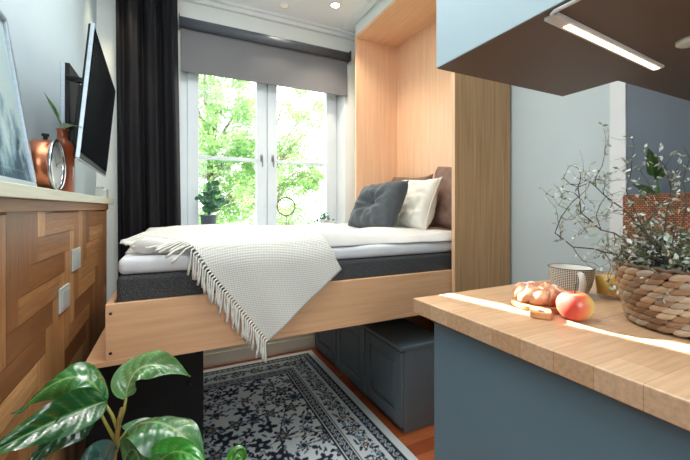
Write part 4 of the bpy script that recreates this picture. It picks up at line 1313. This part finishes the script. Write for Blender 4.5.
for k in range(60):
    a = r.random()*2*PI; R = abs(r.gauss(0,.05)); c = Vector((1.13+R*math.cos(a), 2.70+R*.35*math.sin(a), zs+.11+max(-.03,r.gauss(.012,.016)-.3*R+.0)))
    s_ = Vector((r.gauss(0,1),r.gauss(0,1),r.gauss(0,.6))).normalized(); u_ = s_.cross(Vector((r.gauss(0,1),-1,r.gauss(0,1)))).normalized(); i = len(V)
    V += [c-s_*.016, c+u_*.008, c+s_*.016, c-u_*.008]; F.append((i,i+1,i+2,i+3))
link('foliage', shift_mesh(pymesh('foliage', V, F), -t.location), lf, t)

# ------------------------------------------------------------------ light
def area(name, loc, target, size, power, col=(1,1,1), size_y=None, spread=None):
    l = bpy.data.lights.new(name, 'AREA'); l.energy = power; l.color = col; l.size = size
    if size_y: l.shape = 'RECTANGLE'; l.size_y = size_y
    if spread: l.spread = spread
    o = bpy.data.objects.new(name, l); COL.objects.link(o); o.location = loc
    o.rotation_euler = (Vector(target)-Vector(loc)).to_track_quat('-Z', 'Y').to_euler(); return o
def spot(name, loc, target, power, ang, blend=.6, col=(1,.86,.68), rad=.03):
    l = bpy.data.lights.new(name, 'SPOT'); l.energy = power; l.color = col; l.spot_size = ang; l.spot_blend = blend; l.shadow_soft_size = rad
    o = bpy.data.objects.new(name, l); COL.objects.link(o); o.location = loc
    o.rotation_euler = (Vector(target)-Vector(loc)).to_track_quat('-Z', 'Y').to_euler(); return o

w = bpy.data.worlds.new('daylight'); SC.world = w; w.use_nodes = True
bg = w.node_tree.nodes['Background']; bg.inputs['Color'].default_value = (.93,.98,1,1); bg.inputs['Strength'].default_value = 4.4
# window portal
pl = area('window_portal', (.69, 2.93, 1.65), (.69, 0, 1.65), 1.3, 1, size_y=1.4); pl.data.cycles.is_portal = True
# ceiling downlights; the leaf and rug spots are added
spot('downlight_lamp', (1.077, 2.36, 2.60), (1.15, 2.2, 1), 40, 1.9, .8)
spot('downlight_lamp', (.74, 2.53, 2.60), (.74, 2.45, 1), 8, 1.6, .8)
spot('added_leaf_spot', (.05, 1.25, 2.60), (-.10, .97, .65), 34, .5, .7, (1,.97,.92), .04)  # added spot without a fixture, brightens the near left plant leaves
spot('added_rug_spot', (.42, 1.02, 2.60), (.46, 1.08, 0), 30, .50, .8, (1,.96,.90), .04)  # added spot without a fixture, lightens the near rug and island front
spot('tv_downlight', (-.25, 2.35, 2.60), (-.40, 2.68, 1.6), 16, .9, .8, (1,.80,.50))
area('added_ceiling_fill', (.35, 1.05, 2.60), (.35, 1.05, 0), 1.3, 36, (1,.975,.95), 1.5)  # added soft fill for the whole room, no lamp hangs here
area('added_back_fill', (-.1, -1.6, 1.6), (.3, 2, 1.2), 1.4, 34, (.92,.96,1), 1.2)  # added fill behind the camera, the back wall has no window
area('bar_glow', (.95, .47, 1.496), (.95, .47, 0), .44, .7, (1,.84,.60), .02)
# low sun between the trees: a narrow shaft over the worktop
s0 = SUNP + SUND*3.3
area('sun_shaft', s0, SUNP, .014, 1.1, (1,.95,.84), .27, math.radians(1.0))

# ------------------------------------------------------------------ camera
c = bpy.data.cameras.new('camera'); co = bpy.data.objects.new('camera', c); COL.objects.link(co)
co.location = CAM; co.rotation_euler = (math.radians(90), 0, math.radians(-26.1))
c.lens = 353/690*36; c.sensor_width = 36; c.shift_y = -22/690; c.clip_start = .02
SC.camera = co
SC.view_settings.view_transform = 'Standard'
SC.view_settings.exposure = .14
SC.view_settings.gamma = 1.05
SC.cycles.use_denoising = True
SC.cycles.max_bounces = 12; SC.cycles.transparent_max_bounces = 12; SC.cycles.diffuse_bounces = 6
SC.cycles.sample_clamp_indirect = 6
SC.cycles.caustics_reflective = False; SC.cycles.caustics_refractive = False
